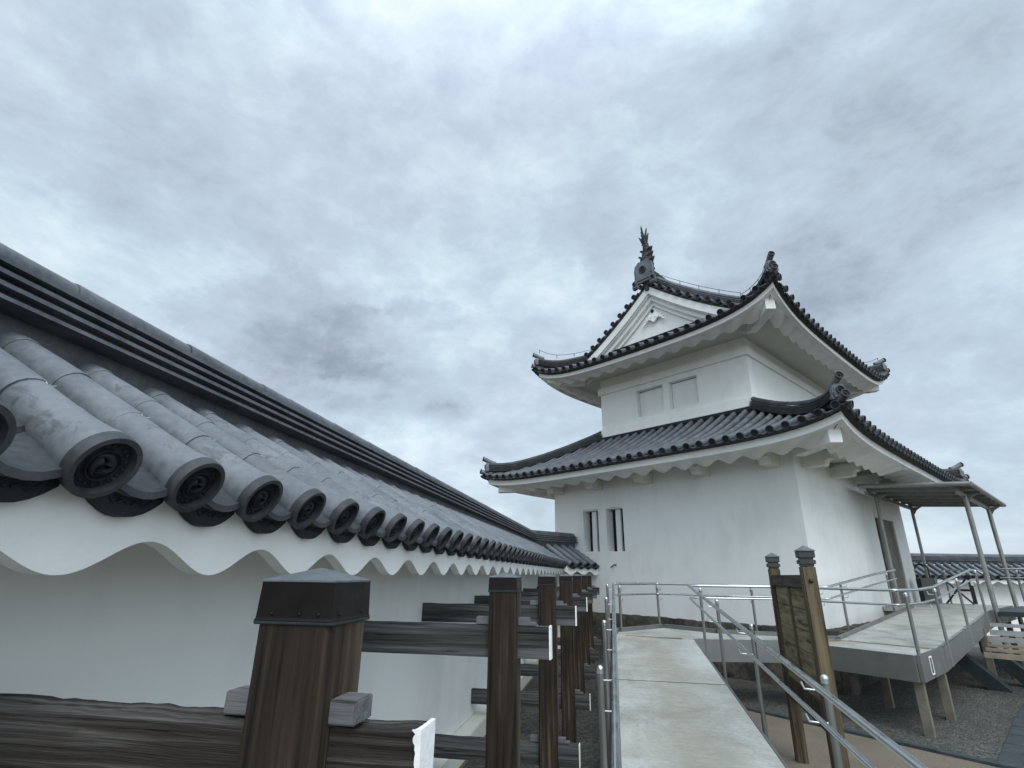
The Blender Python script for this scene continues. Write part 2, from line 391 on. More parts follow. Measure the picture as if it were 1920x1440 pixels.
RPROF = [(.28, -.15), (.34, .022), (1.0, .020), (1.0, .036), (.62, .048), (.62, .082), (.90, .080), (.90, .098), (.56, .108), (.56, .138), (.82, .136), (.82, .154), (.50, .164), (.50, .192), (.74, .190), (.74, .208), (.42, .222), (.42, .25)]
def ridge(mb, pts, w=.17, h=.26, r=.085, seg=.31, topr=True):
    """stacked flat ridge tiles with a round ridge tile on top, swept along pts (base line)"""
    pts = [V(p) for p in pts]; prof = [(a * w, b * h / .25) for a, b in RPROF]
    prof = prof + [(-a, b) for a, b in prof[::-1]]; rings = []; top = []
    for i, p in enumerate(pts):
        t = pts[min(i + 1, len(pts) - 1)] - pts[max(i - 1, 0)]; t.z = 0; t.normalize(); sd = V((t.y, -t.x, 0))
        rings.append([p + sd * a + V((0, 0, b)) for a, b in prof]); top.append(p + V((0, 0, h + r * .25)))
    mb.loft(rings, True, True)
    if topr:
        t = pts[-1] - pts[0]; tile_tube(mb, top, V((t.y, -t.x, 0)), r, seg, 9, -1.7, 1.7)
def wave_board(mb, pA, pB, inw, ztop, zmid, amp, period, thick, phase=0.0, lift=None, din=0.0, dz0=0.0, n=10, samples_in=0):
    """plaster cornice: face from (line, ztop) down to a scalloped lower edge, set 'din' further in, with thickness inwards"""
    pA = V(pA); pB = V(pB); L = (pB - pA).length; t = (pB - pA) / L; inw = V(inw)
    N = max(2, int(L / period * n)); r0 = []; r1 = []; r2 = []; r3 = []
    for i in range(N + 1):
        s = L * i / N; lf = lift(s, L) if lift else 0
        zw = zmid - amp * math.cos(2 * PI * (s / period) + phase)
        p = pA + t * s
        r0.append(p + V((0, 0, ztop + lf + dz0))); r1.append(p + inw * din + V((0, 0, zw + lf)))
        r2.append(p + inw * (din + thick) + V((0, 0, zw + lf))); r3.append(p + inw * (din + thick) + V((0, 0, zmid + .14 + lf)))
    mb.loft([r0, r1, r2, r3], False, False)

# ================================================================== SETTING
g = MB(); g.abox(-400, 400, -200, 600, GZ - .5, GZ); build(g, 'ground', 'sand', kind='structure', label='tan trodden earth')
# tower frame
C0 = V((3.9588,12.2775,-1.0143)); T37 = R(37)
VV = V((math.sin(T37), math.cos(T37), 0)); UU = V((-math.cos(T37), math.sin(T37), 0))
def T(a, b, z): q = C0 + UU * a + VV * b; return V((q.x, q.y, z))
g = MB(); g.m = 0
def patch(pts, z0, z1):
    g.prism([V((x, y, z0)) for x, y in pts], (0, 0, z1 - z0))
GE = [(-.5, 11.9), (1.997, 10.366), (4.30, 8.10), (6.0, 10.5), (12.5, 19.5), (9, 23), (-3, 18)]
patch(GE, GZ - .02, GZ + .015); build(g, 'gravel_bed', 'gravel', kind='structure')
g = MB(); g.abox(-1.76, .0, -3, 15.5, GZ - .02, GZ + .012); build(g, 'gravel_strip', 'gravel_dark', kind='structure')
def kerb(pts, wd=.13, name='kerb_stone'):
    g = MB()
    for a, b in zip(pts, pts[1:]):
        a = V((*a, GZ)); b = V((*b, GZ)); t = (b - a).normalized(); sd = V((t.y, -t.x, 0)); L = (b - a).length; n = max(1, round(L / .6))
        for i in range(n):
            g.box(a + t * (L * i / n + .004) - sd * wd / 2 - V((0, 0, .05)), t * (L / n - .008), sd * wd, (0, 0, .085 + random.uniform(-.004, .004)))
    return g
g = kerb([(-.02, 11.6), (1.997, 10.366), (4.30, 8.10)]); build(g, 'kerb', 'kerb', bevel=.006, kind='structure')
g = kerb([(4.30, 8.02), (6.0, 10.5), (9.5, 15.3)], .22); build(g, 'kerb', 'kerb', bevel=.006, kind='structure')

# ================================================================== BOUNDARY WALLS WITH TILED ROOFS
def tiled_wall(name, label, segs, near_detail, pitch=.3066, first=None, face=.2, gz=GZ, scale=1.0, back_rows=True, phase_trough=1.12, plinth=True, clipf=None):
    """segs : list of (ridge start, direction, length, clip0, clip1) ; clip = tan of the half angle at a corner, applied on the front side"""
    base = V((segs[0][0][0], segs[0][0][1], gz)); root = thing(name, label, 'wall', base)
    body = MB(); eave = MB(); pans = MB(); tubes = MB(); ends = MB(); rdg = MB(); pl = MB(); ties = MB()
    K = scale
    for si, (P0, dr, L, c0, c1) in enumerate(segs):
        P0 = V(P0); t = V((dr[0], dr[1], 0)).normalized(); out = V((t.y, -t.x, 0))
        rail = .4 * K
        # wall body, with a slightly battered foot
        z1 = .34 * K
        body.box(P0 - out * (face * K) + V((0, 0, gz - P0.z * 0)) * 1 if False else V((P0.x, P0.y, gz)) - out * face * K, t * L, out * 2 * face * K, (0, 0, z1 - gz + ZO))
        if plinth: pl.box(V((P0.x, P0.y, gz)) + out * (face * K + .002), t * L, out * .20, (0, 0, .22))
        for sg in (1, -1):
            o = out * sg
            def S(d, s, dz=0): return V((P0.x, P0.y, 0)) + o * d * K + t * s + V((0, 0, ZO + K * (.744 - .50 * d - .06 * d * d + .0) + dz))
            cl0, cl1 = (c0, c1) if sg == 1 else (-c0, -c1)
            # cornice
            a0 = cl0 * .93; a1 = L - cl1 * .93
            A = V((P0.x, P0.y, ZO)) + o * .895 * K + t * a0; B = V((P0.x, P0.y, ZO)) + o * .895 * K + t * a1
            ph = -2 * PI * ((phase_trough - (P0.y if si == 0 else 0)) - a0) / (.515 * K)
            wave_board(eave, A, B, -o, .205 * K, .029 * K, .046 * K, .515 * K, .055, ph, din=.015 * K, n=26 if near_detail else 8)
            eave.quad(A - o * .11 * K + V((0, 0, .13 * K)), B - o * .11 * K + V((0, 0, .13 * K)), B - o * .76 * K + V((0, 0, .30 * K)), A - o * .76 * K + V((0, 0, .30 * K)))
            eave.quad(A + V((0, 0, .19 * K)), B + V((0, 0, .19 * K)), B - o * .2 + V((0, 0, .20 * K)), A - o * .2 + V((0, 0, .20 * K)))
            if sg == -1 and not back_rows: continue
            n0 = first if (si == 0 and first is not None) else (pitch * .6 + max(0, cl0) * 1.0)
            s = n0; k = 0
            while s < L - .02 - (0 if c1 == 0 else -.2):
                def dclip(s):
                    dmax = .95; dmin = .10
                    # corner clipping : rows near a corner stop at the valley line
                    if cl1 > 0 and (L - s) < cl1 * 1.0: dmax = min(dmax, max(0, (L - s)) / cl1)
                    if cl0 > 0 and s < cl0 * 1.0: dmax = min(dmax, s / cl0)
                    if clipf and sg == 1: dmax = min(dmax, clipf(S, s))
                    return dmin, dmax
                dmin, dmax = dclip(s); near = near_detail and sg == 1 and (P0.y + s < 5.2) and si == 0
                if dmax > .3:
                    path = [S(dmax - (dmax - dmin) * i / 6, s) for i in range(7)]
                    full = dmax > .93
                    tile_tube(tubes, [p + V((0, 0, .045 * K)) for p in path], t, .066 * K, .30 * K, 16 if near else 8)
                    if full:
                        dirn = (path[0] - path[1]).normalized(); upv = t.cross(dirn); upv = upv if upv.z > 0 else -upv
                        # end tile flares to the decorated disc
                        q = path[0] + V((0, 0, .045 * K)); n_ = 40 if near else 12
                        rings = []
                        for dd, rr in ((-.15, .0672), (-.10, .0685), (-.05, .0725), (-.015, .077), (.015, .0825), (.03, .0845)):
                            rings.append([q + dirn * dd * K + (t * math.cos(2 * PI * i / n_) + upv * math.sin(2 * PI * i / n_)) * rr * K for i in range(n_)])
                        tubes.loft(rings, True, False)
                        crest(ends, q + dirn * .03 * K, dirn, V((0, 0, 1)), .0845 * K, 2 if near else 1)
                    if near and full:      # twisted copper tie wire on the lowest tile
                        q3 = path[0].lerp(path[1], 1.5) + V((0, 0, .045 + .068)) + t * .01
                        for w_ in ((.012, .007, .004), (-.005, -.009, .011), (.007, -.009, .009)): ties.tube([q3, q3 + t * w_[0] + o * w_[1] + V((0, 0, w_[2]))], .0012, 4)
                    s2 = s + pitch / 2
                    if s2 < L:
                        dmin2, dmax2 = dclip(s2)
                        if dmax2 > .3:
                            path2 = [S(dmax2 + .02 - (dmax2 - dmin) * i / 5, s2, .012) for i in range(6)]
                            pan_strip(pans, path2, t, pitch * .70, .038 * K, .20 * K, .018 * K, 6 if near else 3)
                            if dmax2 > .93: pan_end(ends, path2[0] + V((0, 0, .004)) - o * .035, o, t, pitch * .74, .034 * K, .068 * K, 2 if near else 1)
                s += pitch; k += 1
        n = max(2, int(L)); rp = [V((P0.x, P0.y, ZO + .845 * K)) + t * (L * i / n) for i in range(n + 1)]
        ridge(rdg, rp, .195 * K, .220 * K, .056 * K, .315 * K)
    build(body, 'wall_body', 'plaster', root); 
    if plinth: build(pl, 'plinth', 'plaster_old', root, bevel=.01)
    build(eave, 'cornice', 'plaster', root, smooth=True, angle=50)
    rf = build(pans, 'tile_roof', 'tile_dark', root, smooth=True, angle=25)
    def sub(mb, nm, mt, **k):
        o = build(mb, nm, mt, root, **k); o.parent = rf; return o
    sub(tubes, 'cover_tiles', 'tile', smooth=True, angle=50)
    sub(ends, 'eave_tiles', ['tile_dark', 'tile_face', 'tile'], smooth=True, angle=35)
    if ties.v: sub(ties, 'tie_wires', 'steel')
    sub(rdg, 'ridge', 'tile_tower', smooth=True, angle=30)
    return root
ZO = 0.0
KX = (-2.2, -2.2, 0)
tv = VV
Kp = V((-2.2, 14.72, 0)); tn = math.tan(R(18.5))
# distance from corner to tower face along VV
Lk = -((Kp - C0).dot(VV))
firstrow = (1.067 + 2.2) % .3066
tiled_wall('boundary_wall', 'long white plaster wall with grey tiled roof running along the left to the tower', [((-2.2, -2.2, 0), (0, 1), 14.72 + 2.2, 0, tn), ((Kp.x, Kp.y, 0), (tv.x, tv.y), Lk - .01, tn, 0)], True, first=firstrow)
# far wall beyond the tower, lower ground
ZO = 0.99 - 1.135
far_dir = (math.sin(R(80)), math.cos(R(80)))
tiled_wall('boundary_wall', 'low white wall with grey tiled roof beyond the walkway at far right', [((10.2, 24.9, 0), far_dir, 15.0, 0, 0)], False, pitch=.31, scale=1.0, back_rows=False, plinth=False)
ZO = 0.0

# ================================================================== BRACING POSTS
YS = [1.13, 3.41, 5.65, 7.85, 10.07, 12.2, 14.35]
PL = ['nearest bracing post with square copper cap, its rough beam end painted white', 'second nearest copper capped bracing post, slim and brown streaked',
      'third bracing post along the wall, between the second and fourth', 'fourth bracing post along the wall from the camera', 'fifth bracing post along the wall, partly behind the fourth',
      'sixth bracing post along the wall, second from the tower', 'seventh bracing post, farthest one, closest to the tower']
def box_n(mb, x0, x1, y0, y1, z0, z1, nx=24, ny=3, nz=5, amp=.004, top=.0, seed=0):
    """subdivided box with worn, wobbly faces"""
    def P(i, j, k):
        x = x0 + (x1 - x0) * i / nx; y = y0 + (y1 - y0) * j / ny; z = z0 + (z1 - z0) * k / nz
        q = V((x * 3 + seed, y * 9, z * 9)); nn = noise.noise_vector(q)
        tp = top * (noise.noise(V((x * 26 + seed, y * 30, 1))) * .6 + noise.noise(V((x * 7 + seed, y * 10, 4))) * .9) if k == nz else 0
        return (x, y + nn.y * amp, z + nn.z * amp + tp)
    def grid(f, a, b):
        rows = [[f(i, j) for i in range(a + 1)] for j in range(b + 1)]; mb.loft(rows, False, False)
    grid(lambda i, j: P(i, j, 0), nx, ny); grid(lambda i, j: P(i, j, nz), nx, ny)
    grid(lambda i, j: P(i, 0, j), nx, nz); grid(lambda i, j: P(i, ny, j), nx, nz)
    grid(lambda i, j: P(0, i, j), ny, nz); grid(lambda i, j: P(nx, i, j), ny, nz)
def bracing(y, i):
    base = (-.685, y + .09, GZ); root = thing('bracing_post', PL[i], 'post', base, 'wooden bracing posts along the plaster wall')
    near = i == 0
    x0, x1, y1 = -.772, -.598, y + .178
    m = MB(); cham = .012
    def sq(z, e=0): return [(x0 - e + cham, y - e, z), (x1 + e - cham, y - e, z), (x1 + e, y - e + cham, z), (x1 + e, y1 + e - cham, z), (x1 + e - cham, y1 + e, z), (x0 - e + cham, y1 + e, z), (x0 - e, y1 + e - cham, z), (x0 - e, y - e + cham, z)]
    m.loft([sq(GZ - .2), sq(-.105), sq(-.104, -.004), sq(-.09, -.004)], True, True); build(m, 'post_shaft', 'wood_post', root, smooth=True, angle=20)
    m = MB()
    def cs(z, e): return [(x0 - e, y - e, z), (x1 + e, y - e, z), (x1 + e, y1 + e, z), (x0 - e, y1 + e, z)]
    m.m = 0; m.loft([cs(-.109, .0035), cs(-.101, .0045), cs(-.096, .0025), cs(-.024, .0)], True, False)
    m.m = 1; m.loft([cs(-.024, .0), cs(-.0225, .0018), cs(-.019, .001)], True, False)
    cx, cy = (x0 + x1) / 2, (y + y1) / 2; q = cs(-.019, .001)
    for a, b in zip(q, q[1:] + q[:1]): m.poly([a, b, (cx, cy, .008)])
    m.m = 0
    for xx in (x0 + .035, x0 + .10, x0 + .145): m.dome((xx, y - .002, -.088), .0045, 7, 3, (0, -1, 0))
    for yy in (y + .03, y + .14): m.dome((x1 + .002, yy, -.088), .0045, 7, 3, (1, 0, 0))
    m.m = 2; m.loft([cs(-.1095, .003), cs(-.107, .0048), cs(-.1035, .0048), cs(-.102, .003)], True, False)
    build(m, 'copper_cap', ['copper', 'copper_top', 'verdigris'], root, smooth=True, angle=12)
    for zt in (-.302, -1.485):
        m = MB(); xe = -.405
        if near and zt > -1: box_n(m, -2.0, xe, y + .05, y + .135, zt - .185, zt, 90, 4, 7, .004, .0055, 3)
        else: box_n(m, -2.0, xe, y + .05, y + .13, zt - .175, zt, 26, 2, 3, .004, .004, i * 3 + zt)
        b = build(m, 'tie_beam', 'wood_rotten' if near else 'wood_beam', root, smooth=True, angle=35)
        if i < 4:
            e = MB(); box_n(e, xe - .002, xe + .007, y + .046, y + .135, zt - .187 if near else zt - .176, zt + .004, 2, 6, 10, .003, .004, i)
            if near and zt > -1:
                def flake(n0): return [.002 + .008 * max(0, 1 - k / 8) * (.3 + random.random()) + .0025 * random.random() for k in range(n0)]
                fl = flake(30); pts = [(xe + .006, y + .0455, zt + .003 - .19 * k / 29) for k in range(30)] + [(xe - fl[k], y + .0455, zt + .003 - .19 * k / 29) for k in range(29, -1, -1)]
                e.prism(pts, (0, .006, 0))
                fl = flake(20); pts = [(xe + .006, y + .045 + .09 * k / 19, zt + .0045) for k in range(20)] + [(xe - .001 - fl[k] * .45, y + .045 + .09 * k / 19, zt + .0045) for k in range(19, -1, -1)]
                e.prism(pts, (0, 0, -.012))
            ee = build(e, 'painted_end', 'white_paint', root, smooth=True, angle=40); ee.parent = b
        hh = .046 if near else .045
        m = MB(); m.abox(-.862, x0 + .001, y + .062, y + .128, zt + .004, zt + .004 + hh); build(m, 'wedge', 'wood_wedge', root, bevel=.003)
        m = MB(); m.prism([(x1 - .001, y + (.035 if near else .06), zt + .004), (-.528 if near else -.49, y + (.035 if near else .06), zt + .004), (-.528 if near else -.49, y + (.035 if near else .06), zt + .004 + (hh if near else .018)), (-.528, y + (.035 if near else .06), zt + .004 + (hh if near else .018)), (-.528, y + (.035 if near else .06), zt + .004 + hh), (x1 - .001, y + (.035 if near else .06), zt + .004 + hh)] if not near else
            [(x1 - .001, y + .035, zt + .004), (-.538, y + .035, zt + .004), (-.538, y + .035, zt + .050), (x1 - .001, y + .035, zt + .050)], (0, .083 if near else .058, 0)); build(m, 'wedge', 'wood_wedge', root, bevel=.003)
    return root
for i, y in enumerate(YS): bracing(y, i)

# ================================================================== TOWER
LA, LB = 7.12, 8.35
tower = thing('castle_tower', 'white plastered two storey castle tower with curved grey tiled roofs', 'tower', tuple(T(LA / 2, LB / 2, GZ)))
def wallface(mb, O, X, W, z0, z1, holes, depth, mat_back=0):
    """vertical wall with recessed openings. O corner (xy), X unit dir along wall, holes (x0,x1,z0,z1). inward = -normal"""
    xs = sorted({0, W, *[h[0] for h in holes], *[h[1] for h in holes]}); zs = sorted({z0, z1, *[h[2] for h in holes], *[h[3] for h in holes]})
    N = V((X.y, -X.x, 0))
    def P(x, z, d=0): q = O + X * x - N * d; return V((q.x, q.y, z))
    for xa, xb in zip(xs, xs[1:]):
        for za, zb in zip(zs, zs[1:]):
            if any(h[0] <= xa + 1e-6 and xb <= h[1] + 1e-6 and h[2] <= za + 1e-6 and zb <= h[3] + 1e-6 for h in holes): continue
            mb.quad(P(xa, za), P(xb, za), P(xb, zb), P(xa, zb))
    for h in holes:
        a, b, c, d = h[:4]
        mb.quad(P(a, c), P(a, d), P(a, d, depth), P(a, c, depth)); mb.quad(P(b, c), P(b, d), P(b, d, depth), P(b, c, depth))
        mb.quad(P(a, d), P(b, d), P(b, d, depth), P(a, d, depth)); mb.quad(P(a, c), P(b, c), P(b, c, depth), P(a, c, depth))
    return P
# --- lower storey
m = MB(); zl0, zl1 = -1.02, 2.75
O = T(LA, 0, 0); O.z = 0
# front-left face : x measured from the far left corner
winL = [(LA - 5.995, LA - 5.44, .615, 1.77), (LA - 5.155, LA - 4.585, .60, 1.77)]
Pf = wallface(m, O, -UU, LA, zl0, zl1, winL, .30)
O2 = T(0, 0, 0); O2.z = 0
doorh = [(5.30, 7.05, -.70, 1.66)]
Pr = wallface(m, O2, VV, LB, zl0, zl1, doorh, .45)
O3 = T(0, LB, 0); O3.z = 0; wallface(m, O3, UU, LA, zl0, zl1, [], .1)
O4 = T(LA, LB, 0); O4.z = 0; wallface(m, O4, -VV, LB, zl0, zl1, [], .1)
build(m, 'lower_wall', 'plaster', tower)
def tower_window(h):
    a, b, c, d = h; f = MB()
    f.quad(Pf(a, c, .3), Pf(b, c, .3), Pf(b, d, .3), Pf(a, d, .3)); w = build(f, 'window', 'dark_void', tower)
    g_ = MB(); wd = b - a
    g_.prism([Pf(a + wd * .37, c, .15), Pf(a + wd * .65, c, .15), Pf(a + wd * .65, c, .215), Pf(a + wd * .37, c, .215)], (0, 0, d - c)); q = build(g_, 'window_bar', 'plaster', tower); q.parent = w
    g_ = MB(); g_.box(Pf(a + .004, d - .035, .02), -UU * (wd - .008), VV * .27, (0, 0, .03)); q = build(g_, 'lintel', 'plaster_old', tower); q.parent = w
for h in winL: tower_window(h)
# door : dark opening with a weathered sliding door leaf
d = MB(); d.quad(Pr(5.30, -.70, .449), Pr(7.05, -.70, .449), Pr(7.05, 1.66, .449), Pr(5.30, 1.66, .449)); dr = build(d, 'doorway', 'dark_void', tower)
d = MB(); d.box(Pr(5.70, -.69, .05), VV * 1.33, UU * .07, (0, 0, 2.30)); q = build(d, 'door', 'door_leaf', tower, bevel=.004)
d = MB(); d.box(Pr(7.05, -.72, -.03), VV * .06, UU * .4, (0, 0, 2.46)); d.box(Pr(5.302, 1.60, -.03), VV * 1.746, UU * .4, (0, 0, .14)); q = build(d, 'door_frame', 'plaster_old', tower); 
# --- stone plinth
def stone_block(mb, o, X, Y, Z, seed):
    o, X, Y, Z = map(V, (o, X, Y, Z)); n = 5; cx = o + (X + Y + Z) / 2; vs = {}
    def P(i, j, k):
        u_, v_, w_ = [2 * q / n - 1 for q in (i, j, k)]
        rr = .86 + .14 / max(1, (abs(u_) ** 5 + abs(v_) ** 5 + abs(w_) ** 5)) ** .8
        p = cx + X * u_ / 2 * rr + Y * v_ / 2 * rr + Z * w_ / 2 * rr
        return p + noise.noise_vector(p * 3.1 + V((seed, 0, 0))) * .035
    for k in (0, n):
        mb.loft([[P(i, j, k) for i in range(n + 1)] for j in range(n + 1)], False, False)
        mb.loft([[P(i, k, j) for i in range(n + 1)] for j in range(n + 1)], False, False)
        mb.loft([[P(k, i, j) for i in range(n + 1)] for j in range(n + 1)], False, False)
m = MB(); rs = random.Random(5)
for (o_, X_, W_) in ((T(LA + .1, -.16, 0), -UU, LA + .3), (T(-.16, -.1, 0), VV, LB + .2)):
    N_ = V((X_.y, -X_.x, 0))
    for z0, z1, off in ((GZ - .1, -1.62, .12), (-1.64, -1.27, .05), (-1.29, -.965, 0)):
        x = -rs.random() * .3
        while x < W_:
            wd = rs.uniform(.42, .92); q = o_ + X_ * x + N_ * (off + rs.uniform(-.02, .02))
            stone_block(m, V((q.x, q.y, z0)), X_ * (wd * 1.03), -N_ * .5, V((0, 0, (z1 - z0) * rs.uniform(1.0, 1.05))), rs.random() * 50); x += wd
build(m, 'stone_plinth', 'stone', tower, smooth=True, angle=60)
m = MB(); m.prism([T(.03, .03, GZ), T(LA - .03, .03, GZ), T(LA - .03, LB - .03, GZ), T(.03, LB - .03, GZ)], (0, 0, .99)); build(m, 'plinth_core', 'stone', tower)
# drain spouts
for (a, z) in ((5.577, .30), (4.90, .255)):
    m = MB(); q = T(a, 0, z); m.tube([q, q - VV * .07 + UU * .01, q - VV * (.10) + UU * (.11 if a < 5 else .0) - V((0, 0, .07 if a < 5 else .0))], .016, 8); build(m, 'drain_spout', 'black', tower)

# --- roofs
def lift_lo(s): return .36 * math.exp(-s / .75)
def lift_up(s): return .70 * math.exp(-s / .80)
CF = {(0, 0): 1.0, (1, 0): .70, (0, 1): .88, (1, 1): .80}    # how far each corner sweeps up : (far in a, far in b)
def cfac(side, s, W):
    far = 1 if s > W / 2 else 0
    return CF[{0: (far, 0), 2: (far, 1), 1: (0, far), 3: (1, far)}[side]]
def roof_side(ends_, tubes, pans, EA0, EA1, EB0, EB1, side, prof, lift, dtop, pitch, off0, dmaxf=None, detail=1):
    """one slope. side 0: b=EB0 edge (front left), 1: a=EA0 edge (front right), 2: b=EB1, 3: a=EA1"""
    W = (EA1 - EA0) if side in (0, 2) else (EB1 - EB0)
    def P(s, d, dz=0):
        sc = min(s, W - s); z = prof(d) + lift(max(0, sc)) * cfac(side, s, W) * max(0, 1 - d / 2.6) + dz
        if side == 0: return T(EA0 + s, EB0 + d, z)
        if side == 2: return T(EA0 + s, EB1 - d, z)
        if side == 1: return T(EA0 + d, EB0 + s, z)
        return T(EA1 - d, EB0 + s, z)
    along = (P(W / 2 + .1, 0) - P(W / 2, 0)).normalized(); outn = {0: -VV, 1: -UU, 2: VV, 3: UU}[side]
    n = int((W - 2 * off0) / pitch + .5); pitch = (W - 2 * off0) / n
    for k in range(n + 1):
        s = off0 + k * pitch; dm = min(dtop(s), min(s, W - s))
        if dm < .12: dm = .12
        np_ = max(3, int(dm / .35) + 2); path = [P(s, dm * i / (np_ - 1)) for i in range(np_)]
        tile_tube(tubes, path, along, .067, .30, 7)
        dirn = (path[0] - path[1]).normalized(); crest(ends_, path[0] + dirn * .02, dirn, V((0, 0, 1)), .0835, detail)
        q = path[0]; upv = along.cross(dirn); upv = upv if upv.z > 0 else -upv
        tubes.loft([[q + dirn * dd + (along * math.cos(2 * PI * i / 10) + upv * math.sin(2 * PI * i / 10)) * rr for i in range(10)] for dd, rr in ((-.12, .068), (-.04, .073), (0, .079), (.02, .0835))], True, False)
    ks = [off0 - pitch / 2 + k * pitch for k in range(n + 2)]
    for s in ks:
        s_ = min(max(s, .06), W - .06); dm = min(dtop(s_), min(s_, W - s_) + pitch * .5)
        np_ = max(3, int(dm / .35) + 2); path = [P(s_, -.01 + dm * i / (np_ - 1), -.045) for i in range(np_)]
        pan_strip(pans, path, along, pitch if 0 < ks.index(s) < len(ks) - 1 else pitch * .8, .035, .22, .018, 3)
        pan_end(ends_, path[0] + V((0, 0, .01)), outn, along, pitch * .62, .028, .06, 1)
    return P, W, along, outn
def eave_frame(mb_f, mb_d, mb_w, mb_s, side, P, W, outn, zf_top, zf_bot, fin, win, wz, wamp, wper, wph, inner_d, inner_z, lift, prof, corner_scale=.6):
    """white fascia band, dark soffit strip, scalloped cornice and soffit for one side"""
    lift0 = lift; N = 60
    def at(s, d, z):
        q = P(W / 2, d); base = P(s, d); lf = lift(max(0, min(s, W - s))) * cfac(side, s, W); return V((base.x, base.y, z + lf))
    def clampd(s, d): return max(d, 0) and d
    rows_f = [[], [], [], []]; dk = [[], []]
    for i in range(N + 1):
        s = fin + (W - 2 * fin) * i / N
        rows_f[0].append(at(s, fin + .14, zf_top)); rows_f[1].append(at(s, fin, zf_top)); rows_f[2].append(at(s, fin, zf_bot)); rows_f[3].append(at(s, fin + .12, zf_bot - .01))
        s2 = .03 + (W - .06) * i / N
        dk[0].append(at(s2, .03, prof(0) - .075)); dk[1].append(at(s, fin + .02, zf_top + .004))
    mb_f.loft(rows_f, False, False); mb_d.loft(dk, False, False)
    N2 = int(W / wper * 12); r = [[], [], [], []]
    for i in range(N2 + 1):
        f = i / N2; s0 = (fin + .1) + (W - 2 * (fin + .1)) * f; s1 = win + (W - 2 * win) * f
        zw = wz - wamp * math.cos(2 * PI * (s1 - win) / wper + wph); l1 = lift(max(0, min(s1, W - s1) * 1.0)) * corner_scale * cfac(side, s1, W)
        zz0 = zf_bot + .006 - wamp * .25 * math.cos(2 * PI * (s1 - win) / wper + wph)
        r[0].append(at(s0, fin + .1, zz0)); 
        b1 = P(s1, win); r[1].append(V((b1.x, b1.y, zw + l1)))
        s2 = win + .07 + (W - 2 * (win + .07)) * f; b2 = P(s2, win + .07); r[2].append(V((b2.x, b2.y, zw + l1))); r[3].append(V((b2.x, b2.y, wz + .22 + l1)))
    mb_w.loft(r, False, False)
    r = [[], []]
    for i in range(41):
        f = i / 40; s2 = win + .06 + (W - 2 * (win + .06)) * f; b2 = P(s2, win + .06); l1 = lift(max(0, min(s2, W - s2))) * corner_scale * cfac(side, s2, W)
        s3 = inner_d + (W - 2 * inner_d) * f; b3 = P(s3, inner_d); r[0].append(V((b2.x, b2.y, wz + .21 + l1))); r[1].append(V((b3.x, b3.y, inner_z)))
    mb_s.loft(r, False, False)
def hip_mesh(mb, pts): ridge(mb, pts, .135, .20, .075, .27)
def oni(mb, c, out, w, h, disc=.085, tori=True, tlen=.34, rise=.22):
    """ridge-end tile : horned plate with a crest and a horn shaped tile rising above it"""
    c = V(c); out = V(out); out.z = 0; out.normalize(); sd = V((out.y, -out.x, 0)); pts = []
    for x, z in ((-.5, 0), (-.56, .12), (-.44, .24), (-.46, .62), (-.40, .86), (-.22, 1.0), (.22, 1.0), (.40, .86), (.46, .62), (.44, .24), (.56, .12), (.5, 0)): pts.append(c + sd * x * w + V((0, 0, z * h)))
    mb.m = 2; mb.prism(pts, out * .09)
    inn = [c + out * .09 + (p - c - V((0, 0, h * .5))) * .78 + V((0, 0, h * .5)) for p in pts]; mb.prism(inn, out * .025)
    for sg in (-1, 1):
        for q in range(2): mb.tube([c + out * .11 + sd * sg * w * (.30 + .12 * math.cos(a)) + V((0, 0, h * (.18 + .10 * q) + .05 * math.sin(a))) for a in [i * .7 for i in range(7)]], .016 - .004 * q, 5)
    crest(mb, c + out * .12 + V((0, 0, h * .56)), out, V((0, 0, 1)), disc, 1)
    if tori:
        t0 = c + V((0, 0, h * .93)) - out * .20; pts = [t0 + out * (tlen * 1.35 * i / 6) + V((0, 0, rise * .62 * (i / 6) ** 1.6)) for i in range(7)]
        mb.m = 2; mb.tube(pts, [disc * (.80 + .16 * i / 6) for i in range(7)], 12)
        dr_ = ((pts[-1] - pts[-2]).normalized() + out).normalized(); crest(mb, pts[-1] + dr_ * .03, dr_, V((0, 0, 1)), disc, 1)

def add_sub(mb, nm, mt, par, sm):
    o = build(mb, nm, mt, tower, smooth=True, angle=sm); o.parent = par; return o
ORN = ['tile_dark', 'tile_face', 'tile_tower']
def hip_set(ov, prof, lift, dend, base, flare, out_list, d0, on, tl):
    for (ca, cb, sa, sb) in ((-ov, -ov, 1, 1), (LA + ov, -ov, -1, 1), (-ov, LB + ov, 1, -1), (LA + ov, LB + ov, -1, -1)):
        cf = CF[(0 if sa > 0 else 1, 0 if sb > 0 else 1)]; pts = []
        for i in range(12):
            d = d0 + (dend - d0) * i / 11; z = prof(d) + cf * lift(d) * max(0, 1 - d / 2.6) + base + (flare * max(0, 1 - d / .8) ** 2); pts.append(T(ca + sa * d, cb + sb * d, z))
        hp = MB(); hip_mesh(hp, pts); orn = MB(); out = (UU * -sa + VV * -sb).normalized(); oni(orn, pts[0] + V((0, 0, -.02)), out, .27, .30, .078, True, tl, .22)
        ce = MB(); ce.m = 2; q = T(ca + sa * .10, cb + sb * .10, prof(0) + cf * lift(0) * .95 + .05); ce.tube([q - out * .2 - V((0, 0, .01)), q, q + out * .15 + V((0, 0, .05))], [.07, .072, .080], 10)
        crest(ce, q + out * .17 + V((0, 0, .058)), out + V((0, 0, .25)), V((0, 0, 1)), .082, 1)
        out_list.append((hp, orn, ce))
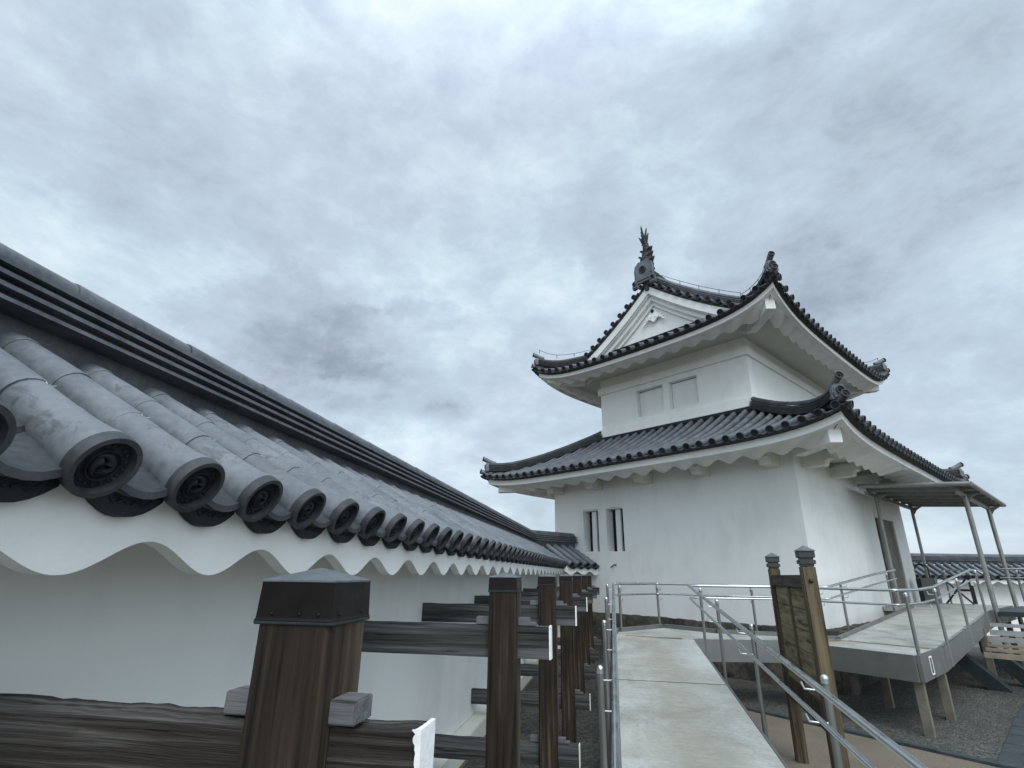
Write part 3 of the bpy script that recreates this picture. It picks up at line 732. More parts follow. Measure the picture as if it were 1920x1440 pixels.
def make_lower_roof():
    ov = 1.62; E = (-ov, LA + ov, -ov, LB + ov); prof = lambda d: 2.70 + 1.40 * (.70 * d / 2.76 + .30 * (d / 2.76) ** 2)
    D = 1.12 + ov
    tubes, pans, ends_ = (MB() for _ in range(3)); sides = []
    for side in range(4):
        f, dk, wv, sf = MB(), MB(), MB(), MB()
        P, W, al, outn = roof_side(ends_, tubes, pans, *E, side, prof, lift_lo, lambda s: D, .305, .17, detail=1)
        eave_frame(f, dk, wv, sf, side, P, W, outn, 2.60, 2.455, .15, .74, 2.415, .058, .5725, 2 * PI * -((.99 + .88) % .5725) / .5725 if side == 0 else 0, ov - .04, 2.66, lift_lo, prof, .35)
        sides.append((f, dk, wv, sf))
    hips = []; hip_set(ov, prof, lift_lo, D + .06, .02, .12, hips, .16, None, .26)
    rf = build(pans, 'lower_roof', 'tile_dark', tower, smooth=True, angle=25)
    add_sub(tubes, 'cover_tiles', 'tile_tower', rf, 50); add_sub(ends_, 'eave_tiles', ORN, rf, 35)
    for hp, orn, ce in hips: add_sub(hp, 'hip_ridge', 'tile_dark', rf, 30); add_sub(orn, 'ridge_end_ornament', ORN, rf, 35); add_sub(ce, 'corner_tile', ORN, rf, 35)
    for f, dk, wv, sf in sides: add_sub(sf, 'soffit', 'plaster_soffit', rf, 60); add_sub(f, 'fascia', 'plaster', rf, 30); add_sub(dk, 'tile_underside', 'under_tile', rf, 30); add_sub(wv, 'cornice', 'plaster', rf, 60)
    for (p, q) in (((1.02, 1.02), (LA - 1.02, 1.02)), ((1.02, 1.02), (1.02, LB - 1.02)), ((LA - 1.02, 1.02), (LA - 1.02, LB - 1.02)), ((1.02, LB - 1.02), (LA - 1.02, LB - 1.02))):
        fl = MB(); ridge(fl, [T(*p, 4.0), T(*q, 4.0)], .10, .12, .05, .3, False); add_sub(fl, 'flashing_course', 'tile_dark', rf, 30)
    # bracket blocks under the cornice and hip beams
    def bracket(a, b, ax, wd, ln, z1, h):
        mb = MB(); side = ax.cross(V((0, 0, 1))).normalized(); c = T(a, b, z1)
        prof_ = [(0, 0), (ln, 0), (ln, -h * .45), (ln * .86, -h * .62), (ln * .80, -h), (0, -h)]
        mb.prism([c + ax * x + V((0, 0, z)) - side * wd / 2 for x, z in prof_], side * wd); o = build(mb, 'bracket', 'plaster_old', tower, bevel=.008)
    for a in (.42, 2.05, 3.70, 5.35, 6.85): bracket(a, 0.02, -VV, .26, .62, 2.56, .26)
    for b in (.55, 2.4, 4.2, 6.0, 7.9): bracket(0.02, b, -UU, .26, .62, 2.56, .26)
    return rf
make_lower_roof()
def hip_beam(ca, cb, sa, sb, z, d0, d1, w, h, rise):
    mb = MB(); out = (UU * -sa + VV * -sb).normalized(); sd = V((out.y, -out.x, 0))
    A = T(ca - sa * d0, cb - sb * d0, z); B = T(ca - sa * d1, cb - sb * d1, z + rise)
    rings = []
    for t_ in [i / 6 for i in range(7)]:
        c = A.lerp(B, t_) - V((0, 0, .0)) ; c.z = A.z + rise * t_ ** 2
        ht = h * (.62 + .38 * t_ ** 1.5); rings.append([c - sd * w / 2, c + sd * w / 2, c + sd * w / 2 + V((0, 0, -ht)), c - sd * w / 2 + V((0, 0, -ht))])
    mb.loft(rings, True, True); build(mb, 'hip_beam', 'plaster', tower, bevel=.006)
for (ca, cb, sa, sb) in ((0, 0, 1, 1), (LA, 0, -1, 1), (0, LB, 1, -1), (LA, LB, -1, -1)): hip_beam(ca, cb, sa, sb, 2.60, .20, 1.24, .24, .28, .06)

# --- upper storey
IN = 1.12; m = MB(); UA0, UA1, UB0, UB1 = IN, LA - IN, IN, LB - IN
zu0, zu1 = 4.0, 6.25
O = T(UA1, UB0, 0); O.z = 0; hs = [(UA1 - 4.625, UA1 - 3.695, 4.56, 5.405), (UA1 - 3.495, UA1 - 2.585, 4.56, 5.405)]
Pu = wallface(m, O, -UU, UA1 - UA0, zu0, zu1, hs, .20)
O = T(UA0, UB0, 0); O.z = 0; wallface(m, O, VV, UB1 - UB0, zu0, zu1, [], .1)
O = T(UA0, UB1, 0); O.z = 0; wallface(m, O, UU, UA1 - UA0, zu0, zu1, [], .1)
O = T(UA1, UB1, 0); O.z = 0; wallface(m, O, -VV, UB1 - UB0, zu0, zu1, [], .1)
build(m, 'upper_wall', 'plaster', tower)
for h in hs:
    f = MB(); a, b, c, d_ = h; f.quad(Pu(a, c, .198), Pu(b, c, .198), Pu(b, d_, .198), Pu(a, d_, .198)); w = build(f, 'window', 'dark_void', tower)
    f = MB(); f.box(Pu(a + .012, c, .195), -UU * (b - a - .02), VV * .004 if False else -VV * .02, (0, 0, d_ - c - .02)); q = build(f, 'shutter', 'plaster', tower); q.parent = w
m = MB()
def band(z0, z1, pr, nm):
    m = MB(); a0, a1, b0, b1 = UA0 - pr, UA1 + pr, UB0 - pr, UB1 + pr
    ring = lambda z: [T(a0, b0, z), T(a1, b0, z), T(a1, b1, z), T(a0, b1, z)]
    ring2 = lambda z: [T(UA0 + .01, UB0 + .01, z), T(UA1 - .01, UB0 + .01, z), T(UA1 - .01, UB1 - .01, z), T(UA0 + .01, UB1 - .01, z)]
    m.loft([ring2(z0), ring(z0), ring(z1), ring2(z1)], True, False); build(m, nm, 'plaster', tower, bevel=.006)
band(4.02, 4.39, .09, 'base_band'); band(5.57, 5.80, .07, 'top_band')
RC = LA / 2 - .04     # ridge line
def make_upper_roof():
    ov = .46; E = (-ov, LA + ov, -ov, LB + ov); W0 = LA + 2 * ov
    prof = lambda d: 6.09 + .385 * d + .058 * d * d
    GB = .50; GBr = LB - .50           # verge planes
    tubes, pans, ends_ = (MB() for _ in range(3)); subs = []
    for side in range(4):
        f, dk, wv, sf = MB(), MB(), MB(), MB()
        if side in (0, 2): P, W, al, outn = roof_side(ends_, tubes, pans, *E, side, prof, lift_up, lambda s: 1.36, .308, .17)
        else: P, W, al, outn = roof_side_full(ends_, tubes, pans, E, side, prof, lift_up, W0 / 2 - .04, GB + ov, LB + ov - GB)
        eave_frame(f, dk, wv, sf, side, P, W, outn, 5.975, 5.86, .13, .53, 5.845, .050, .5575, -2 * PI * (.85 % .5575) / .5575 if side == 0 else 0, 1.60, 6.10, lift_up, prof, .50)
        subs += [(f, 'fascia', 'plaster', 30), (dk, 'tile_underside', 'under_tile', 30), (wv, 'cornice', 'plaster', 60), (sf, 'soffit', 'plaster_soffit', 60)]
    hips = []; hip_set(ov, prof, lift_up, 1.40, .05, .10, hips, .12, None, .24)
    for hp, orn, ce in hips: subs += [(hp, 'hip_ridge', 'tile_dark', 30), (orn, 'ridge_end_ornament', ORN, 35), (ce, 'corner_tile', ORN, 35)]
    for bb, sb in ((GB + .42, 1), (GBr - .42, -1)):
        for sa, a_e in ((1, -ov), (-1, LA + ov)):
            dr = MB(); pts = [T(a_e + sa * d, bb, prof(d) + .10) for d in [1.36 + (W0 / 2 - 1.42) * i / 10 for i in range(11)]]
            ridge(dr, pts, .13, .25, .070, .27); subs.append((dr, 'descending_ridge', 'tile_mid', 30))
            vt = MB(); d = 1.55
            while d < W0 / 2 - .12:
                p = T(a_e + sa * d, GB if sb > 0 else GBr, prof(d) + .055); o_ = VV * -sb
                vt.m = 2; tile_tube(vt, [p, p - o_ * .34], UU, .070, .34, 8); crest(vt, p + o_ * .02, o_, V((0, 0, 1)), .082, 1)
                s1 = (T(a_e + sa * (d + .1), 0, prof(d + .1)) - T(a_e + sa * d, 0, prof(d))).normalized()
                vt.m = 0; vt.box(p + s1 * .075 - V((0, 0, .085)) + o_ * -.02, s1 * .14, o_ * .06, (0, 0, .05))
                d += .285
            subs.append((vt, 'verge_tiles', ORN, 35))
            vb = MB(); g1, g2 = (GB + .03, GB + .38) if sb > 0 else (GBr - .03, GBr - .38); dd = [1.0 + (W0 / 2 - 1.0) * i / 14 for i in range(15)]
            vb.loft([[T(a_e + sa * d, g1, prof(d) - .02) for d in dd], [T(a_e + sa * d, g1, prof(d) - .10) for d in dd], [T(a_e + sa * d, g2, prof(d) - .10) for d in dd]], False, False)
            subs.append((vb, 'verge_underside', 'under_tile', 30))
    pts = [T(RC + .04, GB - .02 + (GBr - GB + .04) * i / 16, prof(W0 / 2 - .1) + .02 + .10 * (2 * i / 16 - 1) ** 4) for i in range(17)]
    mr = MB(); ridge(mr, pts, .21, .50, .10, .3); subs.append((mr, 'main_ridge', 'tile_dark', 30))
    for p, o_ in ((pts[0], -VV), (pts[-1], VV)):
        orn = MB(); oni(orn, p + o_ * .02 + V((0, 0, -.05)), o_, .72, .74, .125, False)
        for sg in (-1, 1): oni(orn, p + o_ * .04 + UU * sg * .30 + V((0, 0, -.20)), (o_ + UU * sg * .25), .20, .30, .06, False)
        subs.append((orn, 'ridge_end_ornament', ORN, 35))
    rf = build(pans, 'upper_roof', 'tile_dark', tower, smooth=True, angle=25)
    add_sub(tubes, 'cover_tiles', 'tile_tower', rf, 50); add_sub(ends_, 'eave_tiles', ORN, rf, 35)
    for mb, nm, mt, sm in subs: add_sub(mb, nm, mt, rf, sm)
    # gables
    for bb, sb in ((GB, 1), (GBr, -1)):
        o_ = VV * -sb
        def G(d, sa, off, dz): a = -ov + d if sa > 0 else LA + ov - d; return T(a, bb + sb * off, prof(d) + dz)
        ds = [1.30 + (W0 / 2 - 1.30) * i / 16 for i in range(17)]
        m = MB()   # back panel
        m.poly([G(d, 1, .34, -.12) for d in ds] + [G(d, -1, .34, -.12) for d in ds[::-1][1:]]); gb = build(m, 'gable', 'plaster', tower)
        for nm, o1, o2, za, zb in (('bargeboard', .04, .16, -.10, -.36), ('bargeboard', .10, .24, -.36, -.40), ('bargeboard', .18, .33, -.40, -.55), ('bargeboard', .22, .335, -.55, -.58), ('bargeboard', .27, .338, -.58, -.70)):
            m = MB()
            for sa in (1, -1):
                D2 = [d for d in ds]; m.loft([[G(d, sa, o2, za + .002) for d in D2], [G(d, sa, o1, za + .002) for d in D2], [G(d, sa, o1, zb) for d in D2], [G(d, sa, o2, zb) for d in D2]], False, False)
            q = build(m, nm, 'plaster', tower, smooth=True, angle=30); q.parent = gb
        # pendant ornament under the gable peak
        m = MB(); cz = prof(W0 / 2) - 1.02; c = T(RC + .04, bb + sb * .27, cz)
        def disk(x, z, r, th, n=14, sq=1.0): m.prism([c + UU * (x + r * math.cos(2 * PI * i / n)) + V((0, 0, z + sq * r * math.sin(2 * PI * i / n))) for i in range(n)], o_ * th)
        disk(-.085, -.06, .11, .05, 18); disk(.085, -.06, .11, .052, 18); m.prism([c + UU * -.185 + V((0, 0, -.10)), c + UU * .185 + V((0, 0, -.10)), c + V((0, 0, -.27))], o_ * .051); disk(0, .06, .10, .054, 18); disk(-.07, -.07, .05, .066); disk(.07, -.07, .05, .066)
        for sg in (-1, 1):
            for q, (x, z, r) in enumerate([(.13, -.02, .055), (.19, -.07, .045), (.23, -.12, .045), (.28, -.16, .038), (.32, -.21, .036), (.36, -.25, .028), (.40, -.29, .026), (.25, -.04, .03), (.33, -.13, .026)]): disk(sg * x, z, r, .035 + .004 * (q % 3), 10)
        q = build(m, 'pendant_ornament', 'white_paint', tower, bevel=.006); q.parent = gb
        m = MB(); hx = [c + o_ * .053 + UU * .058 * math.cos(2 * PI * i / 6) + V((0, 0, .10 + .058 * math.sin(2 * PI * i / 6))) for i in range(6)]; m.prism(hx, o_ * .035); m.dome(c + o_ * .088 + V((0, 0, .10)), .022, 8, 3, o_)
        q = build(m, 'hex_stud', 'tile_face', tower); q.parent = gb
        # flashing along the gable foot
        m = MB(); ridge(m, [T(.95, bb + sb * .28, prof(1.3) + .03), T(LA - .95, bb + sb * .28, prof(1.3) + .03)], .09, .12, .05, .3, False); q = build(m, 'gable_flashing', 'tile_dark', tower, smooth=True, angle=30); q.parent = gb
    return prof, pts
def roof_side_full(ends_, tubes, pans, E, side, prof, lift, dfull, s0, s1):
    EA0, EA1, EB0, EB1 = E; W = EB1 - EB0
    def P(s, d, dz=0):
        sc = min(s, W - s); z = prof(d) + lift(max(0, sc)) * cfac(side, s, W) * max(0, 1 - d / 2.6) * max(0, 1 - max(0, d - 1.2)) + dz
        return T(EA0 + d, EB0 + s, z) if side == 1 else T(EA1 - d, EB0 + s, z)
    along = VV.copy(); outn = -UU if side == 1 else UU; pitch = .308; n = int((W - .34) / pitch + .5); pitch = (W - .34) / n
    for k in range(n + 1):
        s = .17 + k * pitch; dm = dfull if s0 + .25 < s < s1 - .25 else max(.12, min(s, W - s, 1.4))
        np_ = max(3, int(dm / .35) + 2); path = [P(s, dm * i / (np_ - 1)) for i in range(np_)]
        tile_tube(tubes, path, along, .067, .30, 7); dirn = (path[0] - path[1]).normalized(); crest(ends_, path[0] + dirn * .02, dirn, V((0, 0, 1)), .0835, 1)
        q = path[0]; upv = along.cross(dirn); upv = upv if upv.z > 0 else -upv
        tubes.loft([[q + dirn * dd + (along * math.cos(2 * PI * i / 10) + upv * math.sin(2 * PI * i / 10)) * rr for i in range(10)] for dd, rr in ((-.12, .068), (-.04, .073), (0, .079), (.02, .0835))], True, False)
    for k in range(n + 2):
        s = .17 - pitch / 2 + k * pitch; s = min(max(s, .06), W - .06); dm = dfull if s0 < s < s1 else max(.2, min(min(s, W - s) + pitch * .5, 1.5))
        np_ = max(3, int(dm / .35) + 2); path = [P(s, -.01 + dm * i / (np_ - 1), -.045) for i in range(np_)]
        pan_strip(pans, path, along, pitch, .035, .22, .018, 3); pan_end(ends_, path[0] + V((0, 0, .01)), outn, along, pitch * .62, .028, .06, 1)
    return P, W, along, outn
UPROF, RIDGE = make_upper_roof()
for (ca, cb, sa, sb) in ((0, 0, 1, 1), (LA, 0, -1, 1), (0, LB, 1, -1), (LA, LB, -1, -1)): hip_beam(ca, cb, sa, sb, 6.18, -.75, .13, .23, .36, .20)

# --- fish finials on the ridge
def fish(c, o_):
    """roof fish : head down on the ridge, scaly body rising to a spread, jagged tail. o_ = outward"""
    m = MB(); c = V(c); sd = V((o_.y, -o_.x, 0)); rings = []; rr = random.Random(3)
    spine = [(-.04, -.06, .21, .19), (.02, .10, .23, .20), (.02, .26, .20, .18), (-.03, .42, .17, .15), (-.06, .58, .15, .13), (-.05, .74, .125, .11), (.0, .90, .10, .085), (.06, 1.05, .065, .06), (.10, 1.20, .03, .035)]
    def sp(z):
        for a, b in zip(spine, spine[1:]):
            if z <= b[1]: t = (z - a[1]) / (b[1] - a[1]); return [a[k] + (b[k] - a[k]) * t for k in range(4)]
        return spine[-1]
    for k in range(26):     # scale rows give a serrated outline
        z = -.06 + 1.24 * k / 25; x, _, ry, rx = sp(z); s = 1.10 if k % 2 else .95
        rings.append([c + o_ * (x + ry * s * math.cos(2 * PI * i / 14)) + sd * rx * s * (1.06 if (i + k // 2) % 2 else .96) * math.sin(2 * PI * i / 14) + V((0, 0, z)) for i in range(14)])
    m.loft(rings, True, True)
    def fin(base, tip, wd, th, ax, n=6):
        base, tip = V(base), V(tip); d = tip - base; ax = V(ax).normalized()
        L = []
        for i in range(n):
            f = i / n; L.append(base + d * (f + .0) + ax * wd * (1 - f) ** .7); L.append(base + d * (f + .07) + ax * wd * (1 - f) ** .7 * .55)
        Rr = [base + d * (i / 5) - ax * (wd * .5 * (1 - i / 5)) for i in range(5, -1, -1)]
        nn = d.cross(ax).normalized() * th; m.prism([p - nn / 2 for p in L + [tip] + Rr[1:]], nn)
    # tail fan
    for (dx, dy, dz, wd, ax) in ((.10, .02, .62, .13, sd), (-.02, .12, .50, .12, -o_), (.02, -.12, .50, .12, o_), (-.10, .04, .36, .11, -o_), (.16, -.03, .40, .10, o_), (.05, .17, .28, .10, sd), (.04, -.18, .28, .10, -sd)):
        fin(c + o_ * .03 + V((0, 0, .86)), c + o_ * (.03 + dx) + sd * dy + V((0, 0, .92 + dz)), wd, .035, ax)
    for z, ln in ((.12, .20), (.36, .18), (.60, .16)):
        x, _, ry, rx = sp(z)
        for sg in (-1, 1): fin(c + o_ * x + sd * sg * rx * .7 + V((0, 0, z)), c + o_ * (x + .04) + sd * sg * (rx + ln * .62) + V((0, 0, z + ln * .8)), .17, .05, o_)
        fin(c + o_ * (x - ry * .7) + V((0, 0, z)), c + o_ * (x - ry - ln * .6) + V((0, 0, z + ln * .8)), .15, .05, sd)
        fin(c + o_ * (x + ry * .7) + V((0, 0, z)), c + o_ * (x + ry + ln * .4) + V((0, 0, z + ln * .7)), .07, .03, sd)
    build(m, 'fish_finial', 'tile_dark', tower, smooth=True, angle=20)
fish(RIDGE[0] + V((0, 0, .55)) + VV * .16, -VV); fish(RIDGE[-1] + V((0, 0, .45)) - VV * .5, VV)
# --- lightning conductor wires on small stand-offs
def wire(pts, nm='conductor_wire'):
    m = MB(); m.tube(pts, .008, 5)
    for p in pts[::2]: m.tube([p - V((0, 0, .12)), p + V((0, 0, .015))], .010, 5)
    build(m, nm, 'dark_steel', tower)
ov = .46
def hipz(d): return UPROF(d) + lift_up(d) * max(0, 1 - d / 2.6) + .05 + .14 * max(0, 1 - d / .7) ** 2 + .41
wire([T(-ov + d, -ov + d, hipz(d)) for d in [.25 + 1.1 * i / 6 for i in range(7)]])
wire([T(LA + ov - d, -ov + d, hipz(d)) for d in [.15 + 1.25 * i / 6 for i in range(7)]])
wire([T(-ov + d, LB + ov - d, hipz(d)) for d in [.15 + 1.25 * i / 6 for i in range(7)]])
wire([T(-ov + d, .92, UPROF(d) + .56) for d in [1.4 + 2.3 * i / 8 for i in range(9)]])

# ================================================================== ACCESS RAMP
def rz(y): return -1.014 - (10.3 - y) / 12.0
ramp = thing('access_ramp', 'pale concrete access ramp on steel legs climbing to the tower door', 'ramp', (1.0, 6.0, GZ))
m = MB()
y0 = -2.4
m.prism([(-.03, y0, rz(y0)), (1.262, y0, rz(y0)), (1.262, 10.26, rz(10.26)), (-.03, 10.42, rz(10.42))], (0, 0, -.10)); build(m, 'deck', 'ramp_concrete', ramp)
for x in (-.055, 1.264): m = MB(); m.prism([(x, y0, rz(y0) + .006), (x + .022, y0, rz(y0) + .006), (x + .022, 10.3, rz(10.3) + .006), (x, 10.3, rz(10.3) + .006)], (0, 0, -.17)); build(m, 'edge_channel', 'steel_dull', ramp)
for yy in (1.6, 4.6, 7.6): m = MB(); m.prism([(-.028, yy, rz(yy) + .0015), (1.26, yy - .02, rz(yy) + .0015), (1.26, yy - .008, rz(yy) + .0025), (-.028, yy + .012, rz(yy) + .0025)], (0, 0, .0008)); build(m, 'deck_joint', 'black', ramp)
ZL = -1.014
def loc2(a, b): q = T(a, b, 0); return (q.x, q.y)
def rz2(b): return ZL + .066 * (b + 1.2)
land = [(-.03, 10.46), (.02, 11.2), (.93, 12.36), (1.86, 11.5), loc2(-.08, -1.25), loc2(-.62, -1.05), loc2(-.62, -1.2), loc2(-2.0, -1.3), loc2(-2.0, -2.43), loc2(-.05, -2.10), (1.262, 10.30)]
m = MB(); m.prism([(x, y, ZL) for x, y in land], (0, 0, -.10)); build(m, 'landing', 'deck_concrete', ramp)
m = MB()
kinks = [((-.62), -1.3), ]
b0, b1 = -1.2, 4.25
m.loft([[T(-.62, b, rz2(b)), T(-2.0, b, rz2(b)), T(-2.0, b, rz2(b) - .1), T(-.62, b, rz2(b) - .1)] for b in (b0, b1)], True, True); build(m, 'upper_deck', 'deck_concrete', ramp); m = MB()
m.prism([T(-.02, b1 + .003, rz2(b1)), T(-2.0, b1 + .003, rz2(b1)), T(-2.0, 8.3, rz2(b1)), T(-.02, 8.3, rz2(b1))], (0, 0, -.1))
build(m, 'door_platform', 'deck_concrete', ramp)
m = MB(); m.prism([(.14, 10.40, ZL + .003), (1.08, 10.24, ZL + .003), (1.08, 10.37, ZL + .003), (.14, 10.54, ZL + .003)], (0, 0, .004)); build(m, 'joint_strip', 'joint_strip', ramp)
m = MB(); m.prism([T(-.80, -1.27, ZL + .002), T(-1.96, -1.40, ZL + .002), T(-1.96, -1.28, ZL + .002), T(-.80, -1.16, ZL + .002)], (0, 0, .004)); build(m, 'joint_strip', 'joint_strip', ramp)
m = MB(); m.prism([T(-.1, -1.95, ZL + .002), T(-.5, -1.75, ZL + .002), T(-.85, -1.27, ZL + .002), T(-.5, -1.2, ZL + .002)], (0, 0, .003)); build(m, 'joint_strip', 'joint_strip', ramp)
# fascia girders of the landing and upper ramp
def girder(p, q, zp, zq, h=.34, th=.05):
    m = MB(); p = V((*p, 0)); q = V((*q, 0)); t = (q - p).normalized(); o = V((t.y, -t.x, 0)) * th
    rings = []
    for pt, z in ((p, zp), (q, zq)):
        a = V((pt.x, pt.y, z)); rings.append([a, a + o, a + o - V((0, 0, h)), a - V((0, 0, h))])
    m.loft(rings, True, True); build(m, 'fascia_girder', 'steel_dull', ramp, bevel=.004)
girder((1.262, 10.30), loc2(-.05, -2.11), ZL + .004, ZL + .004); girder(loc2(-.05, -2.11), loc2(-2.0, -2.44), ZL + .004, ZL + .004)
girder(loc2(-2.003, -2.44), loc2(-2.003, b0 + .3), ZL + .004, ZL + .004); girder(loc2(-2.003, b0 + .3), loc2(-2.003, b1), rz2(b0 + .3) - .012, rz2(b1) + .004); girder(loc2(-2.003, b1), loc2(-2.003, 8.3), rz2(b1) + .004, rz2(b1) + .004)
def curb(p, q, zp, zq, h=.07, th=.07):
    p = V((*p, zp - .03)); q = V((*q, zq - .03)); t = (q - p).normalized(); o = V((t.y, -t.x, 0)).normalized() * th
    m = MB(); m.loft([[a, a - o, a - o + V((0, 0, h + .03)), a + V((0, 0, h + .03))] for a in (p, q)], True, True); build(m, 'curb', 'steel_dull', ramp)
curb((-.03, 10.46), (.02, 11.2), ZL, ZL); curb((.02, 11.2), (.93, 12.36), ZL, ZL, .07, -.07); curb((.93, 12.36), (1.86, 11.5), ZL, ZL, .07, -.07); curb((1.86, 11.5), loc2(-.08, -1.25), ZL, ZL, .07, -.07); curb(loc2(-.08, -1.25), loc2(-.62, -1.05), ZL, ZL, .05, -.07); curb(loc2(-.60, -1.15), loc2(-.60, b1), ZL, rz2(b1), .05, -.07)
# bright edge trim on the outside of the upper ramp
for (ba, bb_) in ((-1.0, .9), (1.05, 2.9), (3.0, 4.25)): m = MB(); m.loft([[T(-2.03, b, rz2(b) + .002), T(-2.056, b, rz2(b) + .002), T(-2.056, b, rz2(b) + .014), T(-2.03, b, rz2(b) + .014)] for b in (ba, bb_)], True, True); build(m, 'edge_trim', 'steel', ramp)
m = MB()   # small rectangular plate outline on the corner girder
q = T(-2.062, -2.02, ZL - .06); 
for (dx, dz, w_, h_) in ((0, 0, .16, .018), (0, -.22, .16, .018), (0, -.22, .012, .23), (.148, -.22, .012, .23)): m.box(q + VV * dx + V((0, 0, dz)), VV * w_, UU * -.006, (0, 0, h_))
build(m, 'plate_outline', 'white_paint', ramp)
# legs
def leg(x, y, ztop, s=.115, rot=37):
    m = MB(); c, s_ = math.cos(R(rot)), math.sin(R(rot)); h = s / 2
    m.prism([(x + dx * c + dy * s_, y - dx * s_ + dy * c, GZ - .1) for dx, dy in ((-h, -h), (h, -h), (h, h), (-h, h))], (0, 0, ztop - GZ + .1)); return m
for (x, y, zt) in ((*loc2(-1.95, -2.34), ZL - .02), (*loc2(-1.95, -.97), ZL - .2), (*loc2(-2.02, 2.95), rz2(2.95) - .2), (*loc2(-1.1, -.73), ZL - .12), (*loc2(-.75, 2.9), -.9), (*loc2(-2.0, 7.0), -.9), (1.15, 10.2, ZL - .12), (.1, 10.9, ZL - .12), (1.15, 6.6, rz(6.6) - .12), (.08, 6.6, rz(6.6) - .12), (.08, 3.0, rz(3) - .12), (1.15, 3.0, rz(3) - .12)):
    build(leg(x, y, zt), 'leg', 'steel_leg', ramp, bevel=.006)

# ================================================================== HANDRAILS
def handrail(label, top, low, posts, brd, loc):
    root = thing('handrail', label, 'handrail', loc, 'steel handrails of the access ramp')
    for nm, pts, r in (('top_rail', top, .0225), ('lower_rail', low, .017)):
        if pts: m = MB(); m.tube(round_path(pts), r, 14); build(m, nm, 'steel', root, smooth=True, angle=40)
    for (x, y, zb, zt, bd) in posts:
        m = MB(); m.tube([(x, y, zb), (x, y, zt)], .024, 12, False); m.dome((x, y, zt), .024, 12, 4); p = build(m, 'rail_post', 'steel_dull', root, smooth=True, angle=50)
        m = MB(); m.dome((x, y, zt + .001), .0265, 12, 5); m.tube([(x, y, zt - .03), (x, y, zt + .001)], .0265, 12); q = build(m, 'post_cap', 'steel', root, smooth=True, angle=50); q.parent = p
        for zz in brd:
            bx, by = bd; m = MB(); z_ = zt - .03 if zz == 0 else zt - .03 - .20
            if (bx, by) != (0, 0):
                d = V((bx, by, 0)); a = V((x, y, z_ - .045)); m.tube([a, a + d * .55, a + d * .9 + V((0, 0, .006)), a + d + V((0, 0, .05))], .007, 7); q = build(m, 'rail_bracket', 'steel', root, smooth=True, angle=60); q.parent = p
    return root
def round_path(pts, r=.06):
    pts = [V(p) for p in pts]; out = [pts[0]]
    for a, b, c in zip(pts, pts[1:], pts[2:]):
        d1 = (a - b); d2 = (c - b); k = min(r, d1.length / 3, d2.length / 3); d1 = d1.normalized() * k; d2 = d2.normalized() * k
        for t_ in (0, .33, .66, 1): out.append((b + d1) * (1 - t_) ** 2 + b * 2 * t_ * (1 - t_) + (b + d2) * t_ ** 2)
    out.append(pts[-1]); return out
H1, H2 = .85, .65
yl = [10.34, 8.5, 6.5, 4.5, 2.5, .5]
handrail('steel double handrail along the left side of the straight ramp, beside the wooden posts',
    [(-.035, -1.5, rz(-1.5) + H1), (-.035, 10.3, rz(10.3) + H1), (-.035, 11.2, ZL + H1), (.0, 11.27, ZL + H1)], [(-.035, -1.5, rz(-1.5) + H2), (-.035, 10.3, rz(10.3) + H2), (-.035, 11.2, ZL + H2)],
    [(-.145, y, GZ, rz(y) + .83, (.11, 0)) for y in yl if y > .6], (0, 1), (-.1, 5, GZ))
inner_top = [(.0, 11.2), (.86, 12.40), (2.2, 11.68), (3.5, 11.44), loc2(-.50, -.85)]
def ip(z): return [(*p, z) for p in inner_top]
it = ip(ZL + H1); il = ip(ZL + H2)
for b in (2.2, 4.0): it.append(tuple(T(-.50, b, rz2(b) + H1 + .02))); il.append(tuple(T(-.50, b, rz2(b) + H2 + .02)))
handrail('steel handrail bending around the landing in front of the tower stones', it, il,
    [(.07, 11.30, ZL - .02, ZL + .80, (.05, -.06)), (.87, 12.42, ZL - .02, ZL + .80, (.07, -.04)), (2.60, 11.66, ZL - .02, ZL + .80, (-.05, -.06)), (*loc2(-.36, -.98), ZL - .02, ZL + .80, (.08, -.03)), (*loc2(-.36, .35), rz2(.35) - .05, rz2(.35) + .82, (.10, -.03)), (*loc2(-.38, 3.7), rz2(3.7) - .05, rz2(3.7) + .80, (0, 0))], (0, 1), (2.0, 11.8, ZL))
ot = [(1.262, -1.0, rz(-1.0) + H1), (1.262, 10.32, rz(10.32) + H1), (1.42, 10.42, ZL + H1), (*loc2(-.05, -2.08), ZL + H1), (*loc2(-1.93, -2.38), ZL + H1), (*loc2(-1.95, -1.1), ZL + H1), (*loc2(-1.95, -.1), ZL + H1 + .03), (*loc2(-1.95, 3.9), rz2(3.9) + H1 + .03), (*loc2(-1.95, 4.6), rz2(3.9) + H1 + .03)]
ol = [(x, y, z - .20) for x, y, z in ot]
handrail('longest steel handrail, right side of the ramp, past the wooden notice board, up the walkway', ot, ol,
    [(1.425, y, GZ, rz(y) + .82, (-.16, 0)) for y in (8.58, 6.6, 4.55, 2.5, .5)] + [(1.45, 10.30, ZL - .3, ZL + .80, (.04, .05)), (*loc2(-.03, -2.10), ZL - .1, ZL + .80, (-.02, .08)), (*loc2(-2.03, -2.36), ZL - .3, ZL + .80, (.06, .08)), (*loc2(-2.05, -.55), ZL - .3, rz2(-.55) + .80, (-.09, .06)), (*loc2(-2.05, 1.5), rz2(1.5) - .3, rz2(1.5) + .83, (-.09, .06)), (*loc2(-2.05, 3.8), rz2(3.8) - .3, rz2(3.8) + .86, (-.09, .06))], (0, 1), (1.4, 5, GZ))
ZP = rz2(b1)
